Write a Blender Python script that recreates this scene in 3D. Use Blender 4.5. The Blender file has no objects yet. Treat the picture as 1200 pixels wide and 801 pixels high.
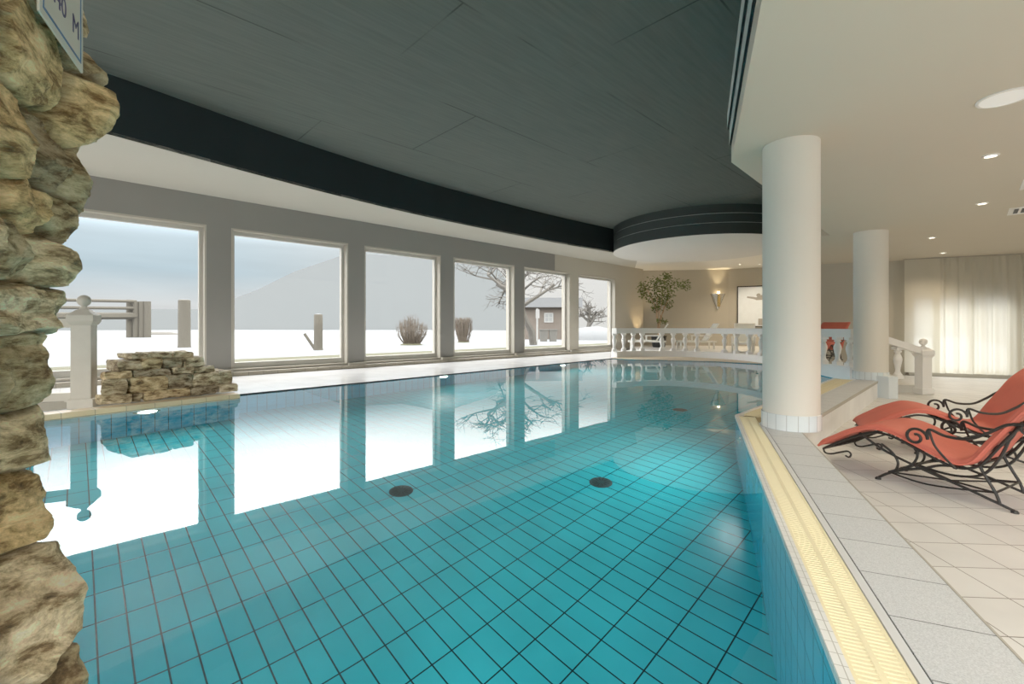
import bpy, math, random
from mathutils import Vector, Matrix, noise
random.seed(7)
R=math.radians; PI=math.pi
SC=bpy.context.scene; COL=SC.collection
H=.9; FPX=533.33; HZ=383.0          # eye height over the water, focal length in pixels, horizon row

def ray_xy(px,Y): return ((px-600)/FPX*Y, Y)
def on_plane(px,py,z):
    t=(z-H)/(-(py-HZ)/FPX); return ((px-600)/FPX*t, t)
def z_at(py,Y): return H-(py-HZ)*Y/FPX

# ---------------------------------------------------------------- mesh builder
class MB:
    def __init__(s): s.v=[]; s.f=[]; s.uv=[]; s.hasuv=False
    def face(s,pts,uv=None):
        i=len(s.v); s.v+= [tuple(p) for p in pts]; s.f.append(tuple(range(i,i+len(pts))))
        s.uv.append(uv); s.hasuv|=uv is not None
    def add(s,v,f):
        i=len(s.v); s.v+=[tuple(p) for p in v]
        for q in f: s.f.append(tuple(a+i for a in q)); s.uv.append(None)
    def box(s,c,d,rz=0,M=None):
        x,y,z=[a/2 for a in d]
        P=[Vector((i*x,j*y,k*z)) for k in(-1,1) for j in(-1,1) for i in(-1,1)]
        m=Matrix.Translation(c)@Matrix.Rotation(rz,4,'Z')
        if M is not None: m=Matrix.Translation(c)@M
        s.add([m@p for p in P],[(0,2,3,1),(4,5,7,6),(0,1,5,4),(2,6,7,3),(0,4,6,2),(1,3,7,5)])
    def prism(s,poly,z0,z1,top=True,bottom=True):
        n=len(poly)
        a=sum(poly[i][0]*poly[(i+1)%n][1]-poly[(i+1)%n][0]*poly[i][1] for i in range(n))
        if a<0: poly=poly[::-1]
        v=[(x,y,z0) for x,y in poly]+[(x,y,z1) for x,y in poly]
        f=[(i,(i+1)%n,n+(i+1)%n,n+i) for i in range(n)]
        if top: f.append(tuple(range(n,2*n)))
        if bottom: f.append(tuple(range(n-1,-1,-1)))
        s.add(v,f)
    def lathe(s,prof,c=(0,0,0),n=20,caps=True):
        v=[];f=[]
        for r,z in prof:
            for k in range(n):
                a=2*PI*k/n; v.append((c[0]+r*math.cos(a),c[1]+r*math.sin(a),c[2]+z))
        for j in range(len(prof)-1):
            for k in range(n):
                f.append((j*n+k,j*n+(k+1)%n,(j+1)*n+(k+1)%n,(j+1)*n+k))
        if caps:
            f.append(tuple(range(n-1,-1,-1))); m=(len(prof)-1)*n; f.append(tuple(range(m,m+n)))
        s.add(v,f)
    def tube(s,pts,r,n=8,caps=True):
        pts=[Vector(p) for p in pts]; m=len(pts)
        if m<2: return
        rr=r if isinstance(r,(list,tuple)) else [r]*m
        up=None; v=[];f=[]
        for i,p in enumerate(pts):
            t=(pts[min(i+1,m-1)]-pts[max(i-1,0)])
            if t.length<1e-9: t=Vector((0,0,1))
            t.normalize()
            if up is None:
                up=t.orthogonal().normalized()
            up=(up-t*up.dot(t))
            up=up.normalized() if up.length>1e-6 else t.orthogonal().normalized()
            w=t.cross(up)
            for k in range(n):
                a=2*PI*k/n; v.append(p+up*(rr[i]*math.cos(a))+w*(rr[i]*math.sin(a)))
        for i in range(m-1):
            for k in range(n):
                f.append((i*n+k,i*n+(k+1)%n,(i+1)*n+(k+1)%n,(i+1)*n+k))
        if caps:
            f.append(tuple(range(n-1,-1,-1))); f.append(tuple(range((m-1)*n,m*n)))
        s.add(v,f)
    def sphere(s,c,r,n=16,sz=1):
        prof=[(max(1e-4,r*math.sin(PI*i/n)),-r*sz*math.cos(PI*i/n)) for i in range(n+1)]
        s.lathe(prof,c,n=n*2,caps=False)
    def build(s,name,mat,parent=None,smooth=False,bevel=0,ang=40):
        me=bpy.data.meshes.new(name); me.from_pydata(s.v,[],s.f)
        if s.hasuv:
            L=me.uv_layers.new(name='UVMap')
            for p,u in zip(me.polygons,s.uv):
                if u:
                    for li,c in zip(p.loop_indices,u): L.data[li].uv=c
        me.materials.append(mat); me.update()
        if smooth:
            for p in me.polygons: p.use_smooth=True
            try: me.set_sharp_from_angle(angle=R(ang))
            except Exception: pass
        o=bpy.data.objects.new(name,me); COL.objects.link(o)
        if parent: o.parent=parent
        if bevel:
            b=o.modifiers.new('bevel','BEVEL'); b.width=bevel; b.segments=2; b.limit_method='ANGLE'
        return o

def tag(o,label,cat,group=None,kind=None):
    o['label']=label; o['category']=cat
    if group:o['group']=group
    if kind:o['kind']=kind
    return o
def thing(name,label,cat,loc=(0,0,0),rz=0,group=None):
    o=bpy.data.objects.new(name,None); COL.objects.link(o); o.location=loc; o.rotation_euler=(0,0,rz)
    o.empty_display_size=.1
    return tag(o,label,cat,group)
def struct(o): o['kind']='structure'; return o
def kids(o): return [c for c in bpy.data.objects if c.parent==o]
def dup(o,loc,rz,label,cat=None,group=None,parent=None):
    c=o.copy(); COL.objects.link(c); c.parent=parent
    if parent is None:
        c.location=loc; c.rotation_euler=(0,0,rz); c['label']=label
        if cat: c['category']=cat
        if group: c['group']=group
    for k in kids(o): dup(k,None,0,None,parent=c)
    return c

def spline(pts,n=8):
    """Catmull-Rom through points"""
    P=[Vector(p) for p in pts]; out=[]
    for i in range(len(P)-1):
        a=P[max(i-1,0)];b=P[i];c=P[i+1];d=P[min(i+2,len(P)-1)]
        for k in range(n):
            t=k/n
            out.append(.5*((2*b)+(c-a)*t+(2*a-5*b+4*c-d)*t*t+(3*b-a-3*c+d)*t**3))
    out.append(P[-1]); return out

# ---------------------------------------------------------------- materials
def nm(name):
    m=bpy.data.materials.new(name); m.use_nodes=True; nt=m.node_tree; nt.nodes.clear()
    out=nt.nodes.new('ShaderNodeOutputMaterial'); return m,nt,out
def mat(name,col,rough=.6,spec=.3,metal=0,var=.08,scale=6,bump=0,bscale=40,emit=None,es=0,coat=0,sub=0):
    m,nt,out=nm(name); N=nt.nodes; L=nt.links
    b=N.new('ShaderNodeBsdfPrincipled'); L.new(b.outputs[0],out.inputs[0])
    b.inputs['Roughness'].default_value=rough; b.inputs['Metallic'].default_value=metal
    b.inputs['Specular IOR Level'].default_value=spec; b.inputs['Coat Weight'].default_value=coat
    tc=N.new('ShaderNodeTexCoord')
    nz=N.new('ShaderNodeTexNoise'); nz.inputs['Scale'].default_value=scale; nz.inputs['Detail'].default_value=5
    L.new(tc.outputs['Object'],nz.inputs['Vector'])
    mx=N.new('ShaderNodeMix'); mx.data_type='RGBA'
    mx.inputs[6].default_value=(*[c*(1-var) for c in col],1); mx.inputs[7].default_value=(*[min(1,c*(1+var)) for c in col],1)
    L.new(nz.outputs['Fac'],mx.inputs[0]); L.new(mx.outputs[2],b.inputs['Base Color'])
    if bump:
        n2=N.new('ShaderNodeTexNoise'); n2.inputs['Scale'].default_value=bscale; n2.inputs['Detail'].default_value=4
        L.new(tc.outputs['Object'],n2.inputs['Vector'])
        bp=N.new('ShaderNodeBump'); bp.inputs['Strength'].default_value=bump; bp.inputs['Distance'].default_value=.01
        L.new(n2.outputs['Fac'],bp.inputs['Height']); L.new(bp.outputs[0],b.inputs['Normal'])
    if emit:
        b.inputs['Emission Color'].default_value=(*emit,1); b.inputs['Emission Strength'].default_value=es
    return m
def tiles(name,c1,c2,mortar,w,h,ms,rough=.3,uv=False,rot=0,org=(0,0),offset=0,spec=.5,bump=.3,speck=0):
    m,nt,out=nm(name); N=nt.nodes; L=nt.links
    b=N.new('ShaderNodeBsdfPrincipled'); L.new(b.outputs[0],out.inputs[0])
    b.inputs['Roughness'].default_value=rough; b.inputs['Specular IOR Level'].default_value=spec
    tc=N.new('ShaderNodeTexCoord'); mp=N.new('ShaderNodeMapping')
    c,s=math.cos(-rot),math.sin(-rot)
    mp.inputs['Rotation'].default_value=(0,0,-rot)
    mp.inputs['Location'].default_value=(-(c*org[0]-s*org[1])+100*w,-(s*org[0]+c*org[1])+100*h,0)
    L.new(tc.outputs['UV' if uv else 'Object'],mp.inputs['Vector'])
    br=N.new('ShaderNodeTexBrick'); br.offset=offset; br.squash=1
    br.inputs['Scale'].default_value=1; br.inputs['Brick Width'].default_value=w; br.inputs['Row Height'].default_value=h
    br.inputs['Mortar Size'].default_value=ms; br.inputs['Mortar Smooth'].default_value=.1
    br.inputs['Color1'].default_value=(*c1,1); br.inputs['Color2'].default_value=(*c2,1); br.inputs['Mortar'].default_value=(*mortar,1)
    L.new(mp.outputs[0],br.inputs['Vector'])
    col=br.outputs['Color']
    nz=N.new('ShaderNodeTexNoise'); nz.inputs['Scale'].default_value=2.2 if not speck else 260; nz.inputs['Detail'].default_value=4
    L.new(tc.outputs['Object'],nz.inputs['Vector'])
    mr=N.new('ShaderNodeMapRange'); mr.inputs[3].default_value=.9-speck; mr.inputs[4].default_value=1.1+speck
    mr.inputs[1].default_value=.3; mr.inputs[2].default_value=.7
    L.new(nz.outputs['Fac'],mr.inputs[0])
    mu=N.new('ShaderNodeMix'); mu.data_type='RGBA'; mu.blend_type='MULTIPLY'; mu.inputs[0].default_value=1
    L.new(col,mu.inputs[6]); L.new(mr.outputs[0],mu.inputs[7]); L.new(mu.outputs[2],b.inputs['Base Color'])
    if bump:
        bp=N.new('ShaderNodeBump'); bp.inputs['Strength'].default_value=bump; bp.inputs['Distance'].default_value=.004; bp.invert=True
        L.new(br.outputs['Fac'],bp.inputs['Height']); L.new(bp.outputs[0],b.inputs['Normal'])
    return m
def emis(name,col,st):
    m,nt,out=nm(name); e=nt.nodes.new('ShaderNodeEmission'); e.inputs[0].default_value=(*col,1); e.inputs[1].default_value=st
    nt.links.new(e.outputs[0],out.inputs[0]); return m
def glass_pane(name,tint=.96):
    m,nt,out=nm(name); N=nt.nodes; L=nt.links
    t=N.new('ShaderNodeBsdfTransparent'); t.inputs[0].default_value=(tint,tint,tint,1)
    g=N.new('ShaderNodeBsdfGlossy'); g.inputs['Roughness'].default_value=.02
    lw=N.new('ShaderNodeLayerWeight'); lw.inputs[0].default_value=.5
    pw=N.new('ShaderNodeMath'); pw.operation='POWER'; pw.inputs[1].default_value=5; L.new(lw.outputs['Facing'],pw.inputs[0])
    f=N.new('ShaderNodeMath'); f.operation='MULTIPLY_ADD'; f.inputs[1].default_value=.6; f.inputs[2].default_value=.012; L.new(pw.outputs[0],f.inputs[0])
    mx=N.new('ShaderNodeMixShader'); L.new(f.outputs[0],mx.inputs[0]); L.new(t.outputs[0],mx.inputs[1]); L.new(g.outputs[0],mx.inputs[2])
    L.new(mx.outputs[0],out.inputs[0]); return m
def water_mat():
    m,nt,out=nm('pool water'); N=nt.nodes; L=nt.links
    rf=N.new('ShaderNodeBsdfRefraction'); rf.inputs['IOR'].default_value=1.333; rf.inputs['Roughness'].default_value=0
    rf.inputs[0].default_value=(.93,1,1,1)
    g=N.new('ShaderNodeBsdfGlossy'); g.inputs['Roughness'].default_value=.0
    f=N.new('ShaderNodeFresnel'); f.inputs[0].default_value=1.35
    tc=N.new('ShaderNodeTexCoord'); nz=N.new('ShaderNodeTexNoise'); nz.inputs['Scale'].default_value=1.3; nz.inputs['Detail'].default_value=2
    L.new(tc.outputs['Object'],nz.inputs['Vector'])
    bp=N.new('ShaderNodeBump'); bp.inputs['Strength'].default_value=.012; bp.inputs['Distance'].default_value=.03
    L.new(nz.outputs['Fac'],bp.inputs['Height'])
    for q in (rf,g,f): L.new(bp.outputs[0],q.inputs['Normal'])
    mx=N.new('ShaderNodeMixShader'); L.new(f.outputs[0],mx.inputs[0]); L.new(rf.outputs[0],mx.inputs[1]); L.new(g.outputs[0],mx.inputs[2])
    L.new(mx.outputs[0],out.inputs[0]); return m
def stone_mat(name):
    """mixed schist: per-stone tint and any painted crevice shade from the mesh attribute, veins and grain from noise"""
    m,nt,out=nm(name); N=nt.nodes; L=nt.links
    b=N.new('ShaderNodeBsdfPrincipled'); L.new(b.outputs[0],out.inputs[0]); b.inputs['Roughness'].default_value=.8; b.inputs['Specular IOR Level'].default_value=.25
    at=N.new('ShaderNodeAttribute'); at.attribute_name='stone'
    tc=N.new('ShaderNodeTexCoord')
    mp=N.new('ShaderNodeMapping'); mp.inputs['Scale'].default_value=(1,1,2.6); mp.inputs['Rotation'].default_value=(.3,.2,0); L.new(tc.outputs['Object'],mp.inputs[0])
    n1=N.new('ShaderNodeTexNoise'); n1.inputs['Scale'].default_value=8; n1.inputs['Detail'].default_value=11; n1.inputs['Roughness'].default_value=.72; n1.inputs['Distortion'].default_value=.35
    L.new(mp.outputs[0],n1.inputs[0])
    cr=N.new('ShaderNodeValToRGB'); e=cr.color_ramp.elements
    e[0].position=.33; e[0].color=(.05,.036,.020,1); e[1].position=.72; e[1].color=(.95,.88,.74,1)
    for p,c in ((.42,(.20,.14,.075,1)),(.49,(.46,.38,.24,1)),(.58,(.72,.64,.46,1))):
        q=e.new(p); q.color=c
    L.new(n1.outputs['Fac'],cr.inputs[0])
    mu=N.new('ShaderNodeMix'); mu.data_type='RGBA'; mu.blend_type='MULTIPLY'; mu.inputs[0].default_value=1
    L.new(cr.outputs[0],mu.inputs[6]); L.new(at.outputs['Color'],mu.inputs[7]); L.new(mu.outputs[2],b.inputs['Base Color'])
    n2=N.new('ShaderNodeTexNoise'); n2.inputs['Scale'].default_value=28; n2.inputs['Detail'].default_value=9; n2.inputs['Roughness'].default_value=.7
    L.new(mp.outputs[0],n2.inputs[0])
    bp=N.new('ShaderNodeBump'); bp.inputs['Strength'].default_value=.85; bp.inputs['Distance'].default_value=.018
    L.new(n2.outputs['Fac'],bp.inputs['Height']); L.new(bp.outputs[0],b.inputs['Normal'])
    return m
def ceiling_mat():
    m,nt,out=nm('dark green grey boarded concrete'); N=nt.nodes; L=nt.links
    b=N.new('ShaderNodeBsdfPrincipled'); L.new(b.outputs[0],out.inputs[0]); b.inputs['Roughness'].default_value=.75; b.inputs['Specular IOR Level'].default_value=.25
    tc=N.new('ShaderNodeTexCoord'); mp=N.new('ShaderNodeMapping'); mp.inputs['Rotation'].default_value=(0,0,R(-44)); L.new(tc.outputs['Object'],mp.inputs[0])
    st=N.new('ShaderNodeMapping'); st.inputs['Scale'].default_value=(.6,9,1); L.new(mp.outputs[0],st.inputs[0])
    nz=N.new('ShaderNodeTexNoise'); nz.inputs['Scale'].default_value=2.5; nz.inputs['Detail'].default_value=8; L.new(st.outputs[0],nz.inputs[0])
    mx=N.new('ShaderNodeMix'); mx.data_type='RGBA'; mx.inputs[6].default_value=(.055,.067,.058,1); mx.inputs[7].default_value=(.105,.116,.10,1); L.new(nz.outputs['Fac'],mx.inputs[0])
    br=N.new('ShaderNodeTexBrick'); br.offset=.37; br.inputs['Scale'].default_value=1; br.inputs['Brick Width'].default_value=4.2; br.inputs['Row Height'].default_value=1.7
    br.inputs['Mortar Size'].default_value=.010; br.inputs['Color1'].default_value=(1,1,1,1); br.inputs['Color2'].default_value=(.97,.97,.97,1); br.inputs['Mortar'].default_value=(.35,.35,.35,1)
    L.new(mp.outputs[0],br.inputs[0])
    # joints fade in and out
    n3=N.new('ShaderNodeTexNoise'); n3.inputs['Scale'].default_value=.9; L.new(mp.outputs[0],n3.inputs[0])
    mr=N.new('ShaderNodeMapRange'); mr.inputs[1].default_value=.42; mr.inputs[2].default_value=.56; L.new(n3.outputs['Fac'],mr.inputs[0])
    mu=N.new('ShaderNodeMix'); mu.data_type='RGBA'; mu.blend_type='MULTIPLY'; L.new(mr.outputs[0],mu.inputs[0]); L.new(mx.outputs[2],mu.inputs[6]); L.new(br.outputs['Color'],mu.inputs[7])
    L.new(mu.outputs[2],b.inputs['Base Color'])
    bp=N.new('ShaderNodeBump'); bp.inputs['Strength'].default_value=.35; bp.inputs['Distance'].default_value=.01; L.new(nz.outputs['Fac'],bp.inputs['Height']); L.new(bp.outputs[0],b.inputs['Normal'])
    return m
def curtain_mat():
    m,nt,out=nm('sheer cream voile'); N=nt.nodes; L=nt.links
    d=N.new('ShaderNodeBsdfDiffuse'); d.inputs[0].default_value=(.72,.67,.55,1)
    t=N.new('ShaderNodeBsdfTranslucent'); t.inputs[0].default_value=(.85,.83,.72,1)
    p=N.new('ShaderNodeBsdfTransparent')
    tc=N.new('ShaderNodeTexCoord'); w=N.new('ShaderNodeTexNoise'); w.inputs['Scale'].default_value=300; L.new(tc.outputs['Object'],w.inputs[0])
    mr=N.new('ShaderNodeMapRange'); mr.inputs[3].default_value=.10; mr.inputs[4].default_value=.22; L.new(w.outputs['Fac'],mr.inputs[0])
    a=N.new('ShaderNodeMixShader'); a.inputs[0].default_value=.45; L.new(d.outputs[0],a.inputs[1]); L.new(t.outputs[0],a.inputs[2])
    c=N.new('ShaderNodeMixShader'); L.new(mr.outputs[0],c.inputs[0]); L.new(a.outputs[0],c.inputs[1]); L.new(p.outputs[0],c.inputs[2])
    L.new(c.outputs[0],out.inputs[0]); return m

M={}
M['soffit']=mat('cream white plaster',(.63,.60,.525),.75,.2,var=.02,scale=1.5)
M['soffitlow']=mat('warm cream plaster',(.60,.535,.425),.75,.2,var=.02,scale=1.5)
M['soffitdim']=mat('cream plaster painted dimmer',(.44,.415,.35),.75,.2,var=.02,scale=1.5)  # same soffit plaster, darkened: the dimmer window-side light is put into the colour
M['soffitlit']=mat('cream plaster painted as lit',(.80,.77,.69),.75,.2,var=.02,scale=1.5)  # same soffit plaster, lightened: the back ceiling's bright light is put into the colour
M['drum']=mat('white plaster greyed for shade',(.66,.65,.61),.75,.2,var=.02)  # white drum plaster greyed; the underside's shade is put into the colour
M['dark']=mat('black green paint',(.010,.015,.016),.7,.2,var=.15,scale=2)
M['dark2']=mat('charcoal green panel',(.030,.038,.036),.6,.25,var=.12,scale=2)
M['fascia']=mat('grey green painted step',(.44,.475,.44),.6,.3,var=.04)
M['slot']=mat('dark shadow gap',(.02,.024,.023),.7,.2)
M['wallgrey']=mat('taupe grey wall paint',(.205,.196,.175),.8,.2,var=.04,scale=2)
M['wallbeige']=mat('beige wall paint',(.43,.395,.32),.8,.2,var=.03,scale=2)
M['white']=mat('white paint',(.85,.83,.79),.5,.3,var=.02)
M['whitestone']=mat('white cast stone',(.93,.91,.87),.55,.3,var=.03,scale=12,bump=.05)
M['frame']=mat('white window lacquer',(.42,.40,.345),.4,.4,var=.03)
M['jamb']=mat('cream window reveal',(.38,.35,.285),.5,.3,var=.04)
M['column']=mat('cream painted column',(.74,.70,.61),.55,.3,var=.02,scale=1.5)
M['ceil']=ceiling_mat()
M['pane']=glass_pane('clear window glass')
M['water']=water_mat()
TH=R(43.8); cT,sT=math.cos(TH),math.sin(TH)
dd0,nn0=Vector((.6865,.7272)),Vector((.7272,-.6865))
ORG=2.16*dd0-1.042*nn0
M['poolfloor']=tiles('turquoise pool floor tile',(.030,.46,.53),(.026,.43,.50),(.008,.022,.022),.1195,.2485,.0042,rough=.25,rot=TH,org=(ORG.x,ORG.y))
M['poolwall']=tiles('blue pool wall tile',(.03,.40,.58),(.025,.37,.54),(.012,.04,.05),.125,.25,.0035,rough=.2,uv=True)
M['deck']=tiles('pale stone floor tile',(.63,.615,.58),(.61,.60,.565),(.15,.13,.10),.2475,.2575,.0028,rough=.38,rot=R(-3.8),org=(1.87,1.603+.11),spec=.4)
M['walk']=tiles('white glazed walkway tile',(.93,.93,.92),(.91,.91,.91),(.70,.69,.66),.45,.45,.003,rough=.14,rot=R(44),org=(-3.65,6.19),spec=1.0,bump=.1)
M['slab']=tiles('grey speckled slip stop slab',(.56,.57,.56),(.54,.55,.545),(.06,.06,.055),.28,.9,.0022,rough=.55,uv=True,speck=.10,org=(.115,-.4),bump=.1)
M['rimtile']=tiles('white rim mosaic',(.80,.79,.74),(.76,.75,.70),(.42,.40,.33),.05,.021,.0015,rough=.3,uv=True)
M['grate']=mat('ivory plastic grate',(.88,.77,.46),.45,.4,var=.05)
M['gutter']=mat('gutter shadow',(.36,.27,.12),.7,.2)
M['strip']=mat('pale grey edge strip',(.62,.62,.60),.4,.4)
M['joint']=mat('black joint',(.012,.012,.012),.7,.2)
M['curbface']=tiles('white curb face tile',(.80,.79,.76),(.79,.78,.75),(.60,.58,.52),.5,.5,.002,rough=.35,uv=True)
M['coltile']=tiles('pale blue mosaic tile',(.66,.76,.80),(.80,.82,.80),(.45,.47,.46),.085,.14,.003,rough=.25,uv=True)
M['edging']=tiles('ochre edging tile',(.66,.50,.28),(.62,.47,.27),(.28,.22,.14),.25,.5,.003,rough=.45,uv=True)
M['kerb']=tiles('brown beige kerb tile',(.30,.26,.19),(.27,.235,.175),(.16,.13,.09),.25,.25,.005,rough=.5,uv=True)
M['stone']=stone_mat('schist stone')
M['iron']=mat('black wrought iron',(.022,.020,.018),.45,.5,metal=.6,bump=.3,bscale=120)
M['redcush']=mat('faded coral red cushion',(.52,.10,.065),.6,.35,var=.14,scale=9,bump=.12,bscale=60)
M['chrome']=mat('steel',(.6,.6,.58),.25,.5,metal=1)
M['resin']=mat('white resin',(.80,.79,.73),.5,.35)
M['resinsling']=mat('cream sling fabric',(.72,.71,.62),.75,.2)
M['black']=mat('black plastic pot',(.012,.012,.012),.5,.3)
M['soil']=mat('bark soil',(.16,.09,.05),.9,.1,bump=.6)
M['bark']=mat('tan trunk bark',(.34,.22,.12),.85,.2,var=.25,scale=20,bump=.4)
M['leaf']=mat('olive green leaf',(.10,.13,.022),.5,.35,var=.5,scale=14)
M['brass']=mat('polished brass',(.75,.52,.20),.25,.5,metal=1)
M['snow']=mat('frosted snowy ground',(.135,.142,.148),.9,.1,var=.10,scale=.5,bump=.3,bscale=3)
M['path']=mat('pale gravel path',(.10,.097,.088),.9,.1,var=.25,scale=2)
M['grass']=mat('winter grass',(.055,.054,.03),.9,.1,var=.35,scale=12,bump=.4)
M['wood']=mat('weathered timber',(.062,.056,.044),.85,.15,var=.3,scale=9,bump=.4)
M['twig']=mat('bare brown twig',(.085,.068,.052),.85,.1,var=.3,scale=5)
M['branch']=mat('frosted branch',(.075,.07,.062),.85,.1,var=.3,scale=5)
M['shed']=mat('brown timber cladding',(.085,.070,.058),.8,.2,var=.2,scale=3)
M['hills']=mat('misty hillside',(.135,.146,.15),1,0,var=.03,scale=.02)

def inlay(px): return None
# ================================================================= SETTING
A44=R(44); D=Vector((math.cos(A44),math.sin(A44))); NV=Vector((D.y,-D.x))      # along the window wall / into the room
O=Vector((-5.105,8.276))
def wp(t,m=0): p=O+D*t+NV*m; return (p.x,p.y)
ZS=3.22; ZL=2.52; ZC=3.95; ZF=-.265; ZP=.15
TC=14.12                                                         # wall corner
WIN=[(-7.35,-5.16),(-4.96,-2.77),(-2.573,-.38),(0,2.193),(2.563,4.601),(5.0,7.202),(7.593,9.768),(10.202,12.432)]
ZB,ZT=.10,2.70
def wallbox(mb,t0,t1,z0,z1,m0=-.34,m1=0):
    mb.prism([wp(t0,m0),wp(t1,m0),wp(t1,m1),wp(t0,m1)],z0,z1)
def window_wall(name,t0,t1,material):
    mb=MB(); 
    wallbox(mb,t0,t1,ZT,4.3); wallbox(mb,t0,t1,-.3,ZB)
    e=[t0]
    for a,b in WIN:
        a_,b_=max(a,t0),min(b,t1)
        if a_<b_: e+= [a_,b_]
    e.append(t1)
    for i in range(0,len(e)-1,2):
        if e[i+1]-e[i]>1e-4: wallbox(mb,e[i],e[i+1],ZB,ZT)
    struct(mb.build(name,material))
TB=9.0
window_wall('wall_window',-9,TB,M['wallgrey'])
window_wall('wall_window',TB,TC+.3,M['wallbeige'])  # same wall carried on; its lit stretch is put in as a lighter colour
for i,(a,b) in enumerate(WIN):
    # lining, sash and pane
    fr=MB()
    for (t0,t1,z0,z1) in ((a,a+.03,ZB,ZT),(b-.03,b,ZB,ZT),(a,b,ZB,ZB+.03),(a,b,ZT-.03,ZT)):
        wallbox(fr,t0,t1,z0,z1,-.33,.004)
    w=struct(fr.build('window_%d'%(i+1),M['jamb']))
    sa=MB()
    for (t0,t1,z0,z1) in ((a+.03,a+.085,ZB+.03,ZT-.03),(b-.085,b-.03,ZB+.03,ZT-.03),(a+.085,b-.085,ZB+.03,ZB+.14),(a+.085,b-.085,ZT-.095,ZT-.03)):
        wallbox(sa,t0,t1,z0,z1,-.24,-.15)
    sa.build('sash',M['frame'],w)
    g=MB(); wallbox(g,a+.085,b-.085,ZB+.14,ZT-.095,-.20,-.194); g.build('pane',M['pane'],w)

# kerb along the window wall, pillar feet
def path_uv_strip(mb,path,off0,off1,z0,z1,closed=False):
    """swept rectangular strip with uv (u along, v across / up)"""
    A=offset(path,off0); B=offset(path,off1); u=0
    for i in range(len(A)-1):
        l=(Vector(path[i+1])-Vector(path[i])).length; u2=u+l; g=lambda o:o[i] if isinstance(o,(list,tuple)) else o; w=abs(g(off1)-g(off0))
        a0,a1,b0,b1=A[i],A[i+1],B[i],B[i+1]
        P_=Vector(path[i][:2]); d_=(Vector(path[i+1][:2])-P_).normalized(); U=lambda q:u+(Vector(q)-P_).dot(d_)
        mb.face([(*a0,z1),(*b0,z1),(*b1,z1),(*a1,z1)],[(U(a0),0),(U(b0),w),(U(b1),w),(U(a1),0)])
        mb.face([(*a0,z0),(*a0,z1),(*a1,z1),(*a1,z0)],[(u,z0),(u,z1),(u2,z1),(u2,z0)])
        mb.face([(*b0,z0),(*b1,z0),(*b1,z1),(*b0,z1)],[(u,z0),(u2,z0),(u2,z1),(u,z1)])
        if i==0: mb.face([(*a0,z0),(*b0,z0),(*b0,z1),(*a0,z1)],[(0,0),(w,0),(w,z1-z0),(0,z1-z0)])
        if i==len(A)-2: mb.face([(*b1,z0),(*a1,z0),(*a1,z1),(*b1,z1)],[(0,0),(w,0),(w,z1-z0),(0,z1-z0)])
        u=u2
def offset(path,off):
    """offset a polyline to its right; off may be per segment"""
    P=[Vector(p[:2]) for p in path]; n=len(P)-1
    of=list(off) if isinstance(off,(list,tuple)) else [off]*n
    seg=[]
    for i in range(n):
        d=(P[i+1]-P[i]).normalized(); r=Vector((d.y,-d.x)); seg.append((P[i]+r*of[i],d))
    out=[tuple(seg[0][0])]
    for i in range(1,n):
        (p,d),(q,e)=seg[i-1],seg[i]; den=d.x*e.y-d.y*e.x
        if abs(den)<.02: out.append(tuple(q))
        else:
            t=((q.x-p.x)*e.y-(q.y-p.y)*e.x)/den; out.append(tuple(p+d*t))
    p,d=seg[-1]; l=(P[-1]-P[-2]).length; out.append(tuple(p+d*l)); return out
mb=MB(); path_uv_strip(mb,[wp(-9),wp(TC)],0,.13,-.05,.085); struct(mb.build('baseboard_window',M['kerb']))
mb=MB()
for i in range(len(WIN)-1):
    t0,t1=WIN[i][1]-.01,WIN[i+1][0]+.01
    wallbox(mb,t0,t1,.085,.135,-.02,.075)
struct(mb.build('trim_1',M['jamb']))

# ---- pool basin
C0=(.829+.413*(-2.5-1.148),-2.5); C1=(2.249,4.584); C2=(5.60,7.92)
W1=(-3.62,6.02); W2=(2.85,12.95)
POOL=[C0,C1,C2,(5.78,8.7),(5.95,9.6),(6.1,10.9),(5.3,11.7),(4.15,12.2),(3.35,12.4),W2,W1,(-3.47,5.78),(-4.458,4.486),(-5.2,3.4),(-2.6,1.95),(-1.68,1.62),(-1.12,1.12),(-.98,-2.5)]
DEP=1.376
mb=MB(); mb.face([(x,y,-DEP) for x,y in POOL]); struct(mb.build('floor_pool',M['poolfloor']))
mb=MB(); u=0
for i in range(len(POOL)):
    a=POOL[i];b=POOL[(i+1)%len(POOL)]; l=(Vector(b)-Vector(a)).length
    mb.face([(*b,-DEP),(*a,-DEP),(*a,.012),(*b,.012)],[(u+l,0),(u,0),(u,DEP),(u+l,DEP)]); u+=l
struct(mb.build('pool_sides',M['poolwall']))
mb=MB(); mb.face([(x,y,0) for x,y in POOL])
o=mb.build('pool_water',M['water']); tag(o,'clear still turquoise water filling the tiled pool','water',kind='stuff')

# ---- walkway under the windows
mb=MB(); mb.prism([W2,W1,(-3.47,5.78),(-4.458,4.486),(-5.2,3.4),(-9.5,3.4),wp(-9,.0),wp(TC,0),(4.0,13.9),(3.3,13.3)],-.12,.012)
struct(mb.build('floor_walkway',M['walk']))
mb=MB(); path_uv_strip(mb,[W1,W2],0.002,.03,-.02,.014); struct(mb.build('trim_2',M['joint']))
# left deck under the stone wall
mb=MB(); mb.prism([(-5.2,3.4),(-2.6,1.95),(-1.68,1.62),(-1.12,1.12),(-.98,-2.5),(-9.5,-2.5),(-9.5,3.4)],-.12,.012)
struct(mb.build('floor_left',M['deck']))

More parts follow.
